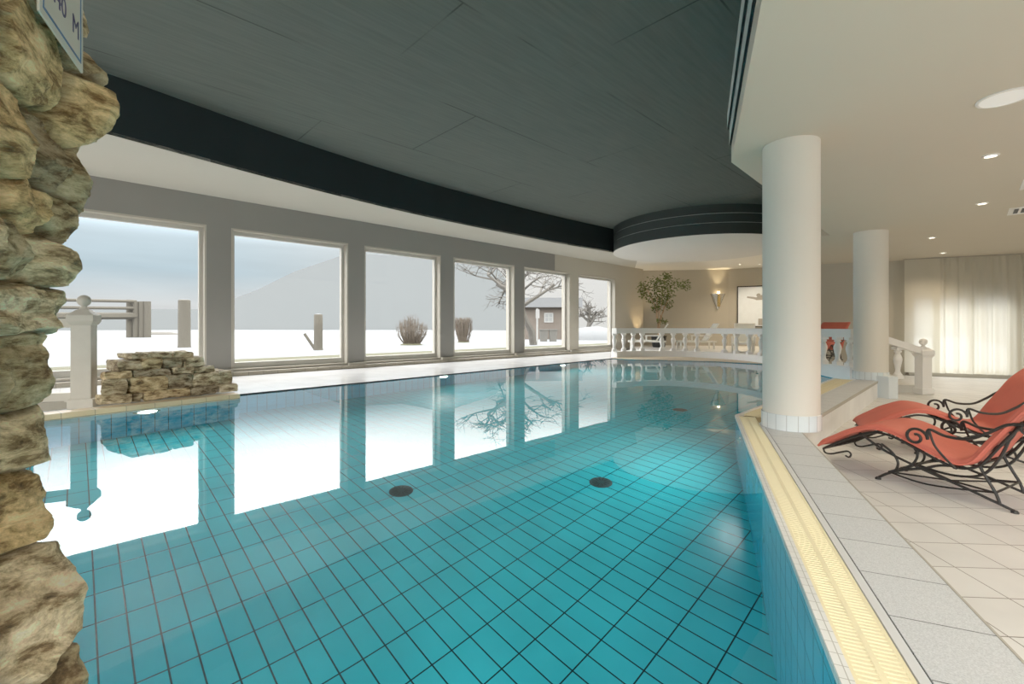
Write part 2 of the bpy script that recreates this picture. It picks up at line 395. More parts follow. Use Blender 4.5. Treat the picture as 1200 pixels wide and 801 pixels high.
# ---- right edge: rim, grate, strip, joint, slabs
EDGE=[C0,C1,C2]
mb=MB(); path_uv_strip(mb,EDGE,-.004,.030,-.03,.014); struct(mb.build('trim_3',M['rimtile'],bevel=.006))
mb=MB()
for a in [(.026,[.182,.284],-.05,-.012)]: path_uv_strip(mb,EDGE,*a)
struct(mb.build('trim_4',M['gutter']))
def grate(name,p0,p1,o0,o1,label,pitch=.018):
    p0=Vector(p0);p1=Vector(p1); L=(p1-p0).length; d=(p1-p0)/L; r=Vector((d.y,-d.x)); a=math.atan2(d.y,d.x)
    mb=MB(); n=int(L/pitch)
    for i in range(n):
        c=p0+d*((i+.5)*pitch); c=c+r*((o0+o1)/2)
        mb.box((c.x,c.y,.0),(pitch*.58,(o1-o0),.012),a)
    for q in (o0+.006,(o0+o1)/2,o1-.006):
        c=p0+d*(L/2)+r*q; mb.box((c.x,c.y,-.001),(L,.011 if q!=(o0+o1)/2 else .016,.0155),a)
    return tag(mb.build(name,M['grate'],bevel=0),label,'grate')
e1=(Vector(C1)-Vector(C0)).normalized()
g0=Vector(C1)-e1*5.6
grate('overflow_grate',g0,Vector(C1)-e1*.0+Vector((0,0)),.031,.177,'long ivory slatted overflow grate along the near right pool edge')
e2=(Vector(C2)-Vector(C1)).normalized()
grate('overflow_grate',Vector(C1)+e2*.16,C2,.031,.280,'wider ivory overflow grate running from round column to the balustrade',.02)
mb=MB(); path_uv_strip(mb,EDGE,[.180,.284],[.207,.311],-.05,.010); struct(mb.build('trim_5',M['strip']))
mb=MB(); path_uv_strip(mb,EDGE,[.207,.311],[.212,.316],-.05,.006); struct(mb.build('trim_6',M['joint']))
mb=MB(); path_uv_strip(mb,EDGE,[.212,.316],[.468,.60],-.02,.010); struct(mb.build('floor_slab',M['slab']))
mb=MB(); path_uv_strip(mb,EDGE,[.20,.30],[.466,.598],ZF-.05,-.012); struct(mb.build('wall_curb',M['curbface']))
mb=MB(); path_uv_strip(mb,EDGE,[.462,.594],[.470,.604],-.022,.0115); struct(mb.build('trim_7',M['jamb']))
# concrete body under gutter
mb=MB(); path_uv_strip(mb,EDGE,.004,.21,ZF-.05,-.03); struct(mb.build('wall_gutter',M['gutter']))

# ---- lower floor, platform, steps
OUT=offset(EDGE,[.40,.50])
mb=MB(); mb.prism([OUT[0],OUT[1],OUT[2],(6.6,8.2),(6.6,12.4),(14,9.2),(14,-2.5)],ZF-.1,ZF); struct(mb.build('floor',M['deck']))
BAL=[(2.98,13.28),(3.6,13.62),(4.5,13.74),(5.2,13.5),(5.75,12.95),(6.1,12.2),(6.24,11.2),(6.08,10.0),(6.0,9.1),(6.1,8.6),(6.16,8.16)]
balp=[Vector((x,y,0)) for x,y in BAL]; balc=spline(balp,6)
mb=MB()
plat=[(p.x,p.y) for p in balc]+[(6.45,8.05),(6.45,12.6),(7.4,12.4),(10.6,17.2),(8.7,18.6),(4.9,18.9),(3.9,15.0)]
mb.prism(plat,-.1,ZP); struct(mb.build('floor_platform',M['deck']))
mb=MB(); mb.prism([(6.45,8.06),(6.83,8.06),(6.83,11.9),(6.45,12.1)],ZF,.012); mb.prism([(6.83,8.06),(7.22,8.06),(7.22,11.7),(6.83,11.9)],ZF,-.125)
struct(mb.build('floor_steps',M['curbface']))
# low deck wedge in front of the curved balustrade
mb=MB(); mb.prism([(2.85,12.95),(3.35,12.4),(4.15,12.2),(5.3,11.7),(6.1,10.9),(6.24,11.3),(6.0,12.4),(5.2,13.4),(4.4,13.6),(3.5,13.5),(2.95,13.25)],-.1,.02)
struct(mb.build('floor_wedge',mat('sand beige grating',(.66,.54,.38),.6,.3,var=.06,scale=4)))

# ---- ceilings
def prism_obj(name,poly,z0,z1,m,**k):
    mb=MB(); mb.prism(poly,z0,z1,**k); return struct(mb.build(name,m))
prism_obj('ceiling',[wp(-9,-.34),wp(TC+.3,-.34),(5.4,19.2),(8.8,18.7),(11.0,17.4),(7.5,12.15),(14.5,9.05),(14.5,-3),(-9,-3),(-11.5,1.5)],ZC,ZC+.2,M['ceil'])
ARC=[(-9.0,-2.0),(-7.2,2.0),(-6.0,3.9),(-4.84,5.52),(-3.88,6.95),(-3.04,8.1),(-1.79,9.6),(0,11.4),(1.57,12.85),(3.72,14.65)]
arc=[(p.x,p.y) for p in spline([(x,y,0) for x,y in ARC],5)]
BS2=(8.3,11.85)
prism_obj('ceiling_window_side',arc+[(4.3,15.6),wp(TC,-.2),wp(-9,-.1),(-11.4,1.5),(-9.5,-2.0)],ZS,ZS+.04,M['soffitdim'])
back=[arc[-1],BS2,(7.45,12.2),(10.7,17.3),(8.7,18.9),(5.2,19.2),wp(TC,-.2),(4.3,15.6)]
prism_obj('ceiling_back',back,ZS,ZS+.04,M['soffitlit'])
# dark vertical cove faces
def ribbon(name,pts,z0,z1,m,th=.03):
    mb=MB(); path_uv_strip(mb,pts,0,th,z0,z1); return struct(mb.build(name,m))
ribbon('wall_cove',arc[::-1],ZS,ZC,M['dark'],th=.05)
ribbon('wall_cove',[BS2,arc[-1]],ZS+.0,ZC,M['dark'],th=.05)
# round drum
DC=(5.62,13.75); DR=2.5
for k,(r,z0,z1) in enumerate(((DR,ZS-.007,ZS+.27),(DR-.012,ZS+.27,ZS+.285),(DR-.0,ZS+.285,ZS+.50),(DR-.012,ZS+.50,ZS+.515),(DR+.0,ZS+.515,ZC))):
    mb=MB(); n=96
    ring=[(DC[0]+r*math.cos(2*PI*i/n),DC[1]+r*math.sin(2*PI*i/n)) for i in range(n)]
    mb.prism(ring,z0,z1,top=False,bottom=False); o=struct(mb.build('ceiling_drum',M['dark2'] if k in(0,2,4) else M['fascia'],smooth=True))
mb=MB(); mb.face([(DC[0]+(DR+.002)*math.cos(-2*PI*i/96),DC[1]+(DR+.002)*math.sin(-2*PI*i/96),ZS-.008) for i in range(96)]); struct(mb.build('ceiling_drum',M['drum']))
# right hand low ceiling
S0=(2.157-.4135*7.4,4.476-7.4); S1=(2.157,4.476); S2=(5.645,8.07)
low=[S0,S1,S2,(5.0,8.2),(7.35,12.05),(14.5,8.9),(14.5,-3)]
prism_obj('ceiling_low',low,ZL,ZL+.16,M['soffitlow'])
# stepped fascia at its pool edge
SE=[S0,S1,(S1[0]+.6,S1[1]+.62)]
zz=ZL
for k,(h,o,m) in enumerate(((.155,0,'fascia'),(.016,-.004,'slot'),(.15,-.018,'fascia'),(.016,-.020,'slot'),(.15,-.036,'fascia'))):
    ribbon('trim_8',SE,zz+.0005,zz+h,M[m],th=.05) if o==0 else None
    if o!=0:
        mb=MB(); path_uv_strip(mb,SE,o,.06,zz,zz+h); struct(mb.build('trim_8',M[m]))
    zz+=h
prism_obj('ceiling_low_top',[(S0[0]+.1,S0[1]),(S1[0]+.05,S1[1]+.02),(S2[0],S2[1]),(7.35,12.05),(14.5,8.9),(14.5,-3)],ZL+.17,ZL+.3,M['dark'])
# step face between low and back ceiling (seen from behind only)
ribbon('wall_step',[(5.0,8.2),(7.35,12.05),(10.75,17.4)],ZL+.02,ZC,M['wallbeige'],th=.08)

# ---- walls
def wall_poly(name,pts,z0,z1,m,th=.15): 
    mb=MB(); path_uv_strip(mb,pts,0,-th,z0,z1); return struct(mb.build(name,m))
wall_poly('wall_back',[wp(TC,.0),(5.3,18.75),(8.7,18.3),(10.75,17.2)],-.1,ZS+.05,M['wallbeige'])
wall_poly('wall_return',[(10.75,17.3),(7.35,12.05)],-.1,ZS,M['wallbeige'])
# curtain wall with an opening
q0=Vector((7.30,12.05)); q1=Vector((14.2,9.0)); qd=(q1-q0).normalized(); qL=(q1-q0).length
def qp(t,m=0): p=q0+qd*t+Vector((-qd.y,qd.x))*m; return (p.x,p.y)
def q_of_px(px):
    a=(px-600)/FPX; return (q0.x-a*q0.y)/(a*qd.y-qd.x)
ta,tb=q_of_px(1068),q_of_px(1188)
mb=MB()
for (t0,t1,z0,z1) in ((0,ta,-.3,ZL+.1),(tb,qL,-.3,ZL+.1),(ta,tb,1.66,ZL+.1),(ta,tb,-.3,-.17)):
    mb.prism([qp(t0),qp(t1),qp(t1,.15),qp(t0,.15)],z0,z1)
struct(mb.build('wall_right',M['wallbeige']))
mb=MB()
for (t0,t1,z0,z1) in ((ta,ta+.06,-.17,1.66),(tb-.06,tb,-.17,1.66),(ta,tb,-.17,-.09),(ta,tb,1.58,1.66),((ta+tb)/2+.2,(ta+tb)/2+.26,-.17,1.66)):
    mb.prism([qp(t0,.02),qp(t1,.02),qp(t1,.12),qp(t0,.12)],z0,z1)
w9=struct(mb.build('window_9',M['frame']))
mb=MB(); mb.prism([qp(ta,.07),qp(tb,.07),qp(tb,.076),qp(ta,.076)],-.1,1.6); mb.build('pane',M['pane'],w9)
mb=MB(); mb.prism([qp(ta-.1,-.16),qp(tb+.5,-.16),qp(tb+.5,0),qp(ta-.1,0)],ZF,-.16); struct(mb.build('trim_9',M['frame']))
# far side walls that close the hall
prism_obj('wall_far_right',[(14,-3),(14.15,-3),(14.15,9.3),(14,9.3)],-.4,ZC,M['wallbeige'])
prism_obj('wall_far_left',[(-9.5,-3),(-9.35,-3),(-11.4,1.7),(-11.55,1.7)],-.4,ZC,M['wallgrey'])

# ================================================================= THINGS
# ---- columns
def column(cx,cy,r,zb,label):
    t=thing('column',label,'column',(cx,cy,zb))
    mb=MB(); mb.lathe([(r,.0),(r,ZL-zb)],n=64); mb.build('shaft',M['column'],t,smooth=True)
    mb=MB(); n=48; rr=r+.010
    for k in range(n):
        a,b=2*PI*k/n,2*PI*(k+1)/n
        P=lambda q,z,rad=rr:(rad*math.cos(q),rad*math.sin(q),z)
        mb.face([P(a,0),P(b,0),P(b,.135),P(a,.135)],[(a*rr,0),(b*rr,0),(b*rr,.135),(a*rr,.135)])
        mb.face([P(a,.135),P(b,.135),P(b,.135,r-.01),P(a,.135,r-.01)],[(a*rr,0),(b*rr,0),(b*rr,.01),(a*rr,.01)])
    mb.build('tile_base',M['coltile'],t)
    return t
K1=(2.487,4.06); column(*K1,.222,.010,'large round cream column on the pool curb corner, nearest the camera')
K2=(6.13,7.78); c2=column(*K2,.24,.010,'farther round cream column beside the steps and newel post')
mb=MB(); mb.prism([(K2[0]-.02,K2[1]-.40),(K2[0]+.13,K2[1]-.40),(K2[0]+.24,K2[1]-.12),(K2[0]+.1,K2[1]-.05),(K2[0]-.1,K2[1]-.2)],ZF-.01,.09)
o=mb.build('curb_pier',mat('pale blue white pier',(.70,.76,.78),.4,.3,var=.04)); struct(o)

# ---- balustrades
def baluster_mb(c,h):
    mb=MB(); s=.062
    mb.box((c[0],c[1],c[2]+.03),(2*s,2*s,.06)); mb.box((c[0],c[1],c[2]+h-.025),(2*s,2*s,.05))
    pr=[(.062,.06),(.066,.075),(.05,.095),(.040,.12),(.036,.15),(.042,.20),(.056,.27),(.066,.33),(.062,.37),(.046,.415),(.036,.44),(.040,.455),(.056,.465),(.056,.48),(.044,.49),(.062,.505)]
    k=(h-.11)/.445
    mb.lathe([(r,.06+(z-.06)*k) for r,z in pr],c,n=18); return mb
def path_at_px(path,px,start=0):
    a=(px-600)/FPX
    for i in range(start,len(path)-1):
        f0=path[i].x-a*path[i].y; f1=path[i+1].x-a*path[i+1].y
        if f0==0 or f0*f1<0:
            t=f0/(f0-f1); return path[i].lerp(path[i+1],t)
def sweep_box(mb,path,w,z0,z1):
    p2=[(p.x,p.y) for p in path]; A=offset(p2,-w/2); B=offset(p2,w/2)
    path_uv_strip(mb,p2,-w/2,w/2,z0,z1)
    for i in range(len(A)-1): mb.face([(*A[i],z0),(*A[i+1],z0),(*B[i+1],z0),(*B[i],z0)])
bt=thing('balustrade','long curved white stone balustrade at the far end of the pool','balustrade',(BAL[0][0],BAL[0][1],0))
def rel(mb,base):
    mb.v=[(x-base[0],y-base[1],z-base[2]) for x,y,z in mb.v]; return mb
B0=(BAL[0][0],BAL[0][1],0)
ZR0,ZR1=.715,.865; ZPL=.19
mb=MB(); sweep_box(mb,balc,.19,ZR0,ZR1); rel(mb,B0).build('rail',M['whitestone'],bt,smooth=False)
mb=MB(); sweep_box(mb,balc,.23,-.05,ZPL); rel(mb,B0).build('plinth',M['whitestone'],bt)
for px in (720,731,742,752.5,775.5,789,803,817,849,863,878,892,906,920):
    p=path_at_px(balc[:40],px)
    if p: rel(baluster_mb((p.x,p.y,ZPL),ZR0-ZPL),B0).build('baluster',M['whitestone'],bt,smooth=True)
for px in (950,965,981.5,996):
    p=path_at_px(balc[38:],px)
    if p: rel(baluster_mb((p.x,p.y,ZPL),ZR0-ZPL),B0).build('baluster',M['whitestone'],bt,smooth=True)
# stair balustrade with newel post
NX,NY=7.20,7.97
st=thing('stair_balustrade','white sloping stair balustrade ending in a square newel post with ball','balustrade',(NX,NY,ZF))
B1=(NX,NY,ZF)
def newel(parent,base,s,h,mat_,name='newel_post'):
    """square post, pyramid cap, ball; base coords local"""
    x,y,z=base
    mb=MB(); mb.box((x,y,z+.05),(s*1.25,s*1.25,.10)); mb.box((x,y,z+h/2),(s,s,h))
    o=mb.build(name,mat_,parent,bevel=.006)
    mb=MB(); w=s*1.32
    def lay(a,b,za,zb):
        v=[(x-a/2,y-a/2,za),(x+a/2,y-a/2,za),(x+a/2,y+a/2,za),(x-a/2,y+a/2,za),(x-b/2,y-b/2,zb),(x+b/2,y-b/2,zb),(x+b/2,y+b/2,zb),(x-b/2,y+b/2,zb)]
        mb.add(v,[(0,3,2,1),(4,5,6,7),(0,1,5,4),(1,2,6,5),(2,3,7,6),(3,0,4,7)])
    lay(s*1.05,w,z+h-.02,z+h+.02); lay(w,w,z+h+.02,z+h+.09); lay(w,s*.55,z+h+.09,z+h+.15)
    c=mb.build('post_cap',mat_,o,bevel=.004)
    mb=MB(); r=s*.36
    mb.lathe([(s*.28,z+h+.15),(s*.16,z+h+.175),(s*.15,z+h+.19),(s*.2,z+h+.2)],(x,y,0),n=24)
    mb.sphere((x,y,z+h+.19+r*.95),r,12,1.0); mb.build('ball_finial',mat_,o,smooth=True)
    return o
newel(st,(0,0,0),.165,.66,M['whitestone'])
def slope_box(mb,p,q,w,th):
    p=Vector(p);q=Vector(q); d=Vector((q.x-p.x,q.y-p.y,0)).normalized(); r=Vector((d.y,-d.x,0))*(w/2)
    v=[p-r,p+r,p+r+Vector((0,0,th)),p-r+Vector((0,0,th)),q-r,q+r,q+r+Vector((0,0,th)),q-r+Vector((0,0,th))]
    mb.add(v,[(0,1,2,3),(7,6,5,4),(0,4,5,1),(1,5,6,2),(2,6,7,3),(3,7,4,0)])
mb=MB(); slope_box(mb,(NX-.07,NY,.43),(6.36,8.08,.70),.16,.115); rel(mb,B1).build('rail',M['whitestone'],st)
for x,z in ((6.82,-.0),(6.52,.09)):
    zr=.43+(NX-.07-x)/(NX-.07-6.36)*.27
    rel(baluster_mb((x,NY+.04+(NX-x)*.1,z-.01),zr-z+.02),B1).build('baluster',M['whitestone'],st,smooth=True)

# ---- stone heap and post on the left pool edge
mb=MB(); EP=[(-5.3,3.25),(-4.458,4.486),(-3.47,5.78)]
path_uv_strip(mb,EP,-.16,.035,-.03,.055); struct(mb.build('trim_10',M['edging']))
def stone_block(c,d,rz,seed,tint,amp=.035):
    """rough split stone: subdivided box, pushed about by noise, flat-ish beds"""
    import bmesh
    bm=bmesh.new(); bmesh.ops.create_cube(bm,size=1)
    bmesh.ops.subdivide_edges(bm,edges=bm.edges[:],cuts=5,use_grid_fill=True)
    mt=Matrix.Translation(c)@Matrix.Rotation(rz,4,'Z')
    s=Vector((seed*3.1,seed*1.7,seed*.9))
    for v in bm.verts:
        p=Vector((v.co.x*d[0],v.co.y*d[1],v.co.z*d[2]))
        q=Vector(v.co); k=max(abs(q.x),abs(q.y))
        n=noise.noise_vector(p*4.5+s)*amp+noise.noise_vector(p*13+s)*amp*.45
        p+=Vector((n.x,n.y,n.z*.5))
        # knock the corners off
        if abs(q.x)>.45 and abs(q.z)>.45: p.x*=.93
        if abs(q.y)>.45 and abs(q.z)>.45: p.y*=.93
        v.co=mt@p
    return bm
def bm_obj(bm,name,m,parent,tint,base):
    me=bpy.data.meshes.new(name); 
    for v in bm.verts: v.co-=Vector(base)
    bm.to_mesh(me); bm.free(); me.materials.append(m)
    ca=me.color_attributes.new('stone','FLOAT_COLOR','POINT')
    for i in range(len(me.vertices)): ca.data[i].color=(*tint,1)
    o=bpy.data.objects.new(name,me); COL.objects.link(o); o.parent=parent; return o
# frame of the heap: u along the pool edge from left (a) to right (b)
ha=Vector(on_plane(112,476,.055)); hb=Vector(on_plane(277,458,.055)); hu=(hb-ha); hL=hu.length; hu/=hL; hn=Vector((-hu.y,hu.x)); hrz=math.atan2(hu.y,hu.x)
HB=(ha.x,ha.y,.055)
heap=thing('stone_heap','low stepped heap of rough grey brown stones at the left pool edge','rocks',HB)
TINT=[(1.3,1.18,.97),(1.5,1.37,1.14),(.95,.83,.64),(1.4,1.12,.73),(.70,.61,.49),(1.6,1.48,1.3),(1.05,.98,.81)]
rows=[(.0,.10,[(.03,.22),(.23,.30),(.31,.62),(.63,.84),(.85,1.0)],.0),
      (.10,.17,[(.05,.19),(.2,.45),(.46,.64),(.65,.86),(.87,.985)],.02),
      (.27,.08,[(.06,.24),(.25,.5),(.51,.66),(.67,.82)],.05),
      (.35,.12,[(.15,.30),(.31,.44),(.45,.60),(.61,.76)],.08),
      (.47,.07,[(.24,.34),(.35,.52),(.53,.68)],.12)]
si=0
for z0,h,segs,back_ in rows:
    for a,b in segs:
        si+=1; w=(b-a)*hL; dpt=.17 if a<.1 else .42
        c=ha+hu*((a+b)/2*hL)+hn*((.02 if a<.1 else back_)+dpt/2+random.uniform(-.02,.02))
        tn=tuple(c*.5+.20 for c in TINT[si%7])
        bm_obj(stone_block((c.x,c.y,.055+z0+h/2),(w*.985,dpt,h*1.0),hrz+random.uniform(-.04,.04),si,tn),'stone',M['stone'],heap,tn,HB)
    if z0<.3:   # a second row behind fills the heap's depth
        for a,b in segs[2:]:
            si+=1; c=ha+hu*((a+b)/2*hL)+hn*(back_+.62); tn=tuple(c*.5+.20 for c in TINT[(si+3)%7])
            bm_obj(stone_block((c.x,c.y,.055+z0+h/2),((b-a)*hL*.98,.42,h*.99),hrz,si,tn),'stone',M['stone'],heap,tn,HB)
px_=on_plane(97,474,.055); PY=px_[1]+.10; PX=px_[0]-.08
gp=thing('railing_post','weathered white square railing post with ball finial beside the stone heap','post',(PX,PY,.012),rz=R(25))
mpost=mat('weathered cream paint',(.50,.46,.38),.6,.3,var=.12,scale=8)
newel(gp,(0,0,0),.175,.93,mpost)
for z_ in (.93,.12):
    mb=MB(); mb.box((-.75,.0,z_),(1.4,.09,.10)); mb.build('rail',mpost,gp)
mb=MB(); mb.box((-.75,0,.50),(1.36,.016,.70)); mb.build('glass_panel',M['pane'],gp)
mb=MB(); mb.box((PX-.25,PY+.02,.055),(.95,.36,.085),hrz); struct(mb.build('trim_11',M['jamb']))

# ---- the foreground stone wall
prof_px=[(-160,70,1.66),(-60,84,1.66),(0,92,1.66),(40,95,1.66),(62,99,1.66),(75,120,1.66),(95,142,1.66),(130,139,1.66),(158,126,1.66),(183,112,1.66),(213,117,1.66),(235,104,1.66),(268,98,1.66),(280,92,1.66),(315,95,1.66),(333,82,1.66),(352,87,1.66),(368,76,1.66),(386,83,1.66),(404,73,1.66),(414,81,1.66),(442,80,1.66),(465,67,1.64),(490,68,1.62),(520,63,1.58),(560,64,1.54),(592,66,1.5),(602,71,1.48),(640,70,1.42),(665,75,1.38),(690,90,1.32),(730,90,1.26),(760,88,1.2),(801,102,1.148),(840,104,1.1)]
PR=[(z_at(py,Y),(px-600)/FPX*Y,Y) for py,px,Y in prof_px]; PR.sort()
def prof(z):
    if z<=PR[0][0]: return PR[0][1:]
    for a,b in zip(PR,PR[1:]):
        if z<=b[0]:
            t=(z-a[0])/(b[0]-a[0]+1e-9); return (a[1]+(b[1]-a[1])*t,a[2]+(b[2]-a[2])*t)
    return PR[-1][1:]
def build_stone_wall():
    rnd=random.Random(11)
    Lf=1.2; Lb=.8                                # face length towards the camera, return length behind the end
    nu,nz=170,420; z0,z1=-.02,2.55
    # stone centres in (u,z)
    cells=[]
    for rg,ua,ub in ((rnd,-1.05,Lb+.2),(random.Random(5),-1.9,-1.15)):
        zc=z0-.1
        while zc<z1+.2:
            hgt=rg.uniform(.13,.26); uc=ua
            while uc<ub:
                wd=rg.uniform(.16,.36); cells.append((uc+wd/2,zc+hgt/2+rg.uniform(-.04,.04),wd,hgt,rg.uniform(-.012,.03),rg.choice(TINT),rg.uniform(-.6,.6),[(rg.uniform(.012,.034),rg.uniform(-.55,.55),rg.uniform(-.55,.55)) for _ in range(5)])); uc+=wd
            zc+=hgt
    V=[];C=[];F=[]
    fd=Vector((.5,-.866)); bd=Vector((-.866,-.5)); bd2=Vector((-.95,.25)).normalized()
    for j in range(nz+1):
        z=z0+(z1-z0)*j/nz
        ex,ey=prof(z); E=Vector((ex,ey))
        near=[c for c in cells if abs(c[1]-z)<.45]
        for i in range(nu+1):
            u=-Lf+(Lf+Lb)*i/nu
            rc=.10
            if u<-rc: p=E+fd*(-u)+Vector((-.05,0))-Vector((.866,.5))*min(.05,(-u-rc)*.5); nrm=Vector((.866,.5))
            elif u>rc: p=E+bd2*(u)+Vector((-.05,0)); nrm=Vector((.25,.95)).normalized()
            else:
                t=(u+rc)/(2*rc); p=(E+fd*rc+Vector((-.05,0))).lerp(E+bd2*rc+Vector((-.05,0)),t)
                nrm=Vector((.866,.5)).lerp(Vector((.25,.95)),t).normalized(); p=p+nrm*(.05*math.sin(t*PI))
            # blended rounding towards E at the corner
            q=Vector((u,z,0)); wv=noise.noise_vector(q*6.0)*.035
            uu=u+wv.x; zq=z+wv.y
            f1=f2=1e9; best=None
            for c in near:
                dx=(uu-c[0]); dz=(zq-c[1]); dz+=dx*c[6]*.35
                d=math.sqrt((dx/c[2])**2+(dz/c[3])**2)
                if d<f1: f2=f1;f1=d;best=c
                elif d<f2: f2=d
            e=min(1,(f2-f1)/.15); e=e*e*(3-2*e)
            P3=Vector((p.x,p.y,z))
            fac=min(.03,min(a_+gx*(u-best[0])+gz*(z-best[1]) for a_,gx,gz in best[7]))
            hh=(best[4]+max(-.03,fac))*e+ (e-1)*.045 + noise.fractal(P3*10,.9,2.2,5)*.013*(.4+.6*e)+noise.noise(P3*45)*.004
            if z>1.60 and u<-.10: hh=min(hh,-.012*min(1,(z-1.60)*12)+.03*(1-min(1,(z-1.60)*12)))
            p=p+nrm*hh
            V.append((p.x,p.y,z+noise.noise(P3*11+Vector((5,5,5)))*.006))
            g=.30+.70*e; t=best[5]; C.append((t[0]*g,t[1]*g,t[2]*g,1))  # tint darkened towards the joints, putting crevice shade into the colour
    for j in range(nz):
        for i in range(nu):
            a=j*(nu+1)+i; F.append((a,a+1,a+nu+2,a+nu+1))
    me=bpy.data.meshes.new('wall_stone'); me.from_pydata(V,[],F); me.materials.append(M['stone'])
    ca=me.color_attributes.new('stone','FLOAT_COLOR','POINT'); ca.data.foreach_set('color',[x for c in C for x in c])
    o=bpy.data.objects.new('wall_stone',me); COL.objects.link(o); struct(o)
build_stone_wall()

# ---- enamel depth sign on the stone wall
def font_mesh(txt,size,name,m,parent,M4):
    cu=bpy.data.curves.new(name,'FONT'); cu.body=txt; cu.size=size; cu.extrude=.0008; cu.align_x='CENTER'
    tmp=bpy.data.objects.new(name,cu); COL.objects.link(tmp)
    dg=bpy.context.evaluated_depsgraph_get(); me=bpy.data.meshes.new_from_object(tmp.evaluated_get(dg))
    bpy.data.objects.remove(tmp); me.transform(M4); me.materials.append(m)
    o=bpy.data.objects.new(name,me); COL.objects.link(o); o.parent=parent; return o
sg1=Vector((-1.042*1.36,1.36)); sg2=Vector((-.945*1.70,1.70))
KS=.875; sg1*=KS; sg2*=KS
sx=(sg2-sg1); sw=sx.length; sx/=sw; sz0=H+(z_at(12,1.36)-H)*KS; 
srz=math.atan2(sx.y,sx.x)
sign=thing('depth_sign','white enamel pool depth sign with blue border hung on the stone wall','sign',(sg1.x,sg1.y,sz0),rz=srz)
mb=MB(); mb.box((sw/2,0,.29),(sw,.006,.58)); mb.build('plate',mat('ivory enamel',(.72,.68,.56),.35,.5),sign,bevel=.002)
mblue=mat('blue enamel',(.05,.16,.33),.35,.5); mb=MB()
for (x,z,w,h) in ((sw/2,.025,sw-.05,.007),(sw/2,.555,sw-.05,.007),(.025,.29,.007,.537),(sw-.025,.29,.007,.537)):
    mb.box((x,-.0036,z),(w,.0012,h))
mb.build('border',mblue,sign)
mtext=mat('dark violet lettering',(.06,.05,.14),.4,.4)
for txt,z,s in (('1.40',.085,.082),('TIEFE',.195,.082),('WASSER',.305,.082)):
    font_mesh(txt,s,'lettering',mtext,sign,Matrix.Translation((sw/2-(.05 if txt=='1.40' else 0),-.0034,z))@Matrix.Rotation(PI/2,4,'X'))
font_mesh('M',.082,'lettering',mtext,sign,Matrix.Translation((sw/2+.10,-.0034,.085))@Matrix.Rotation(PI/2,4,'X'))

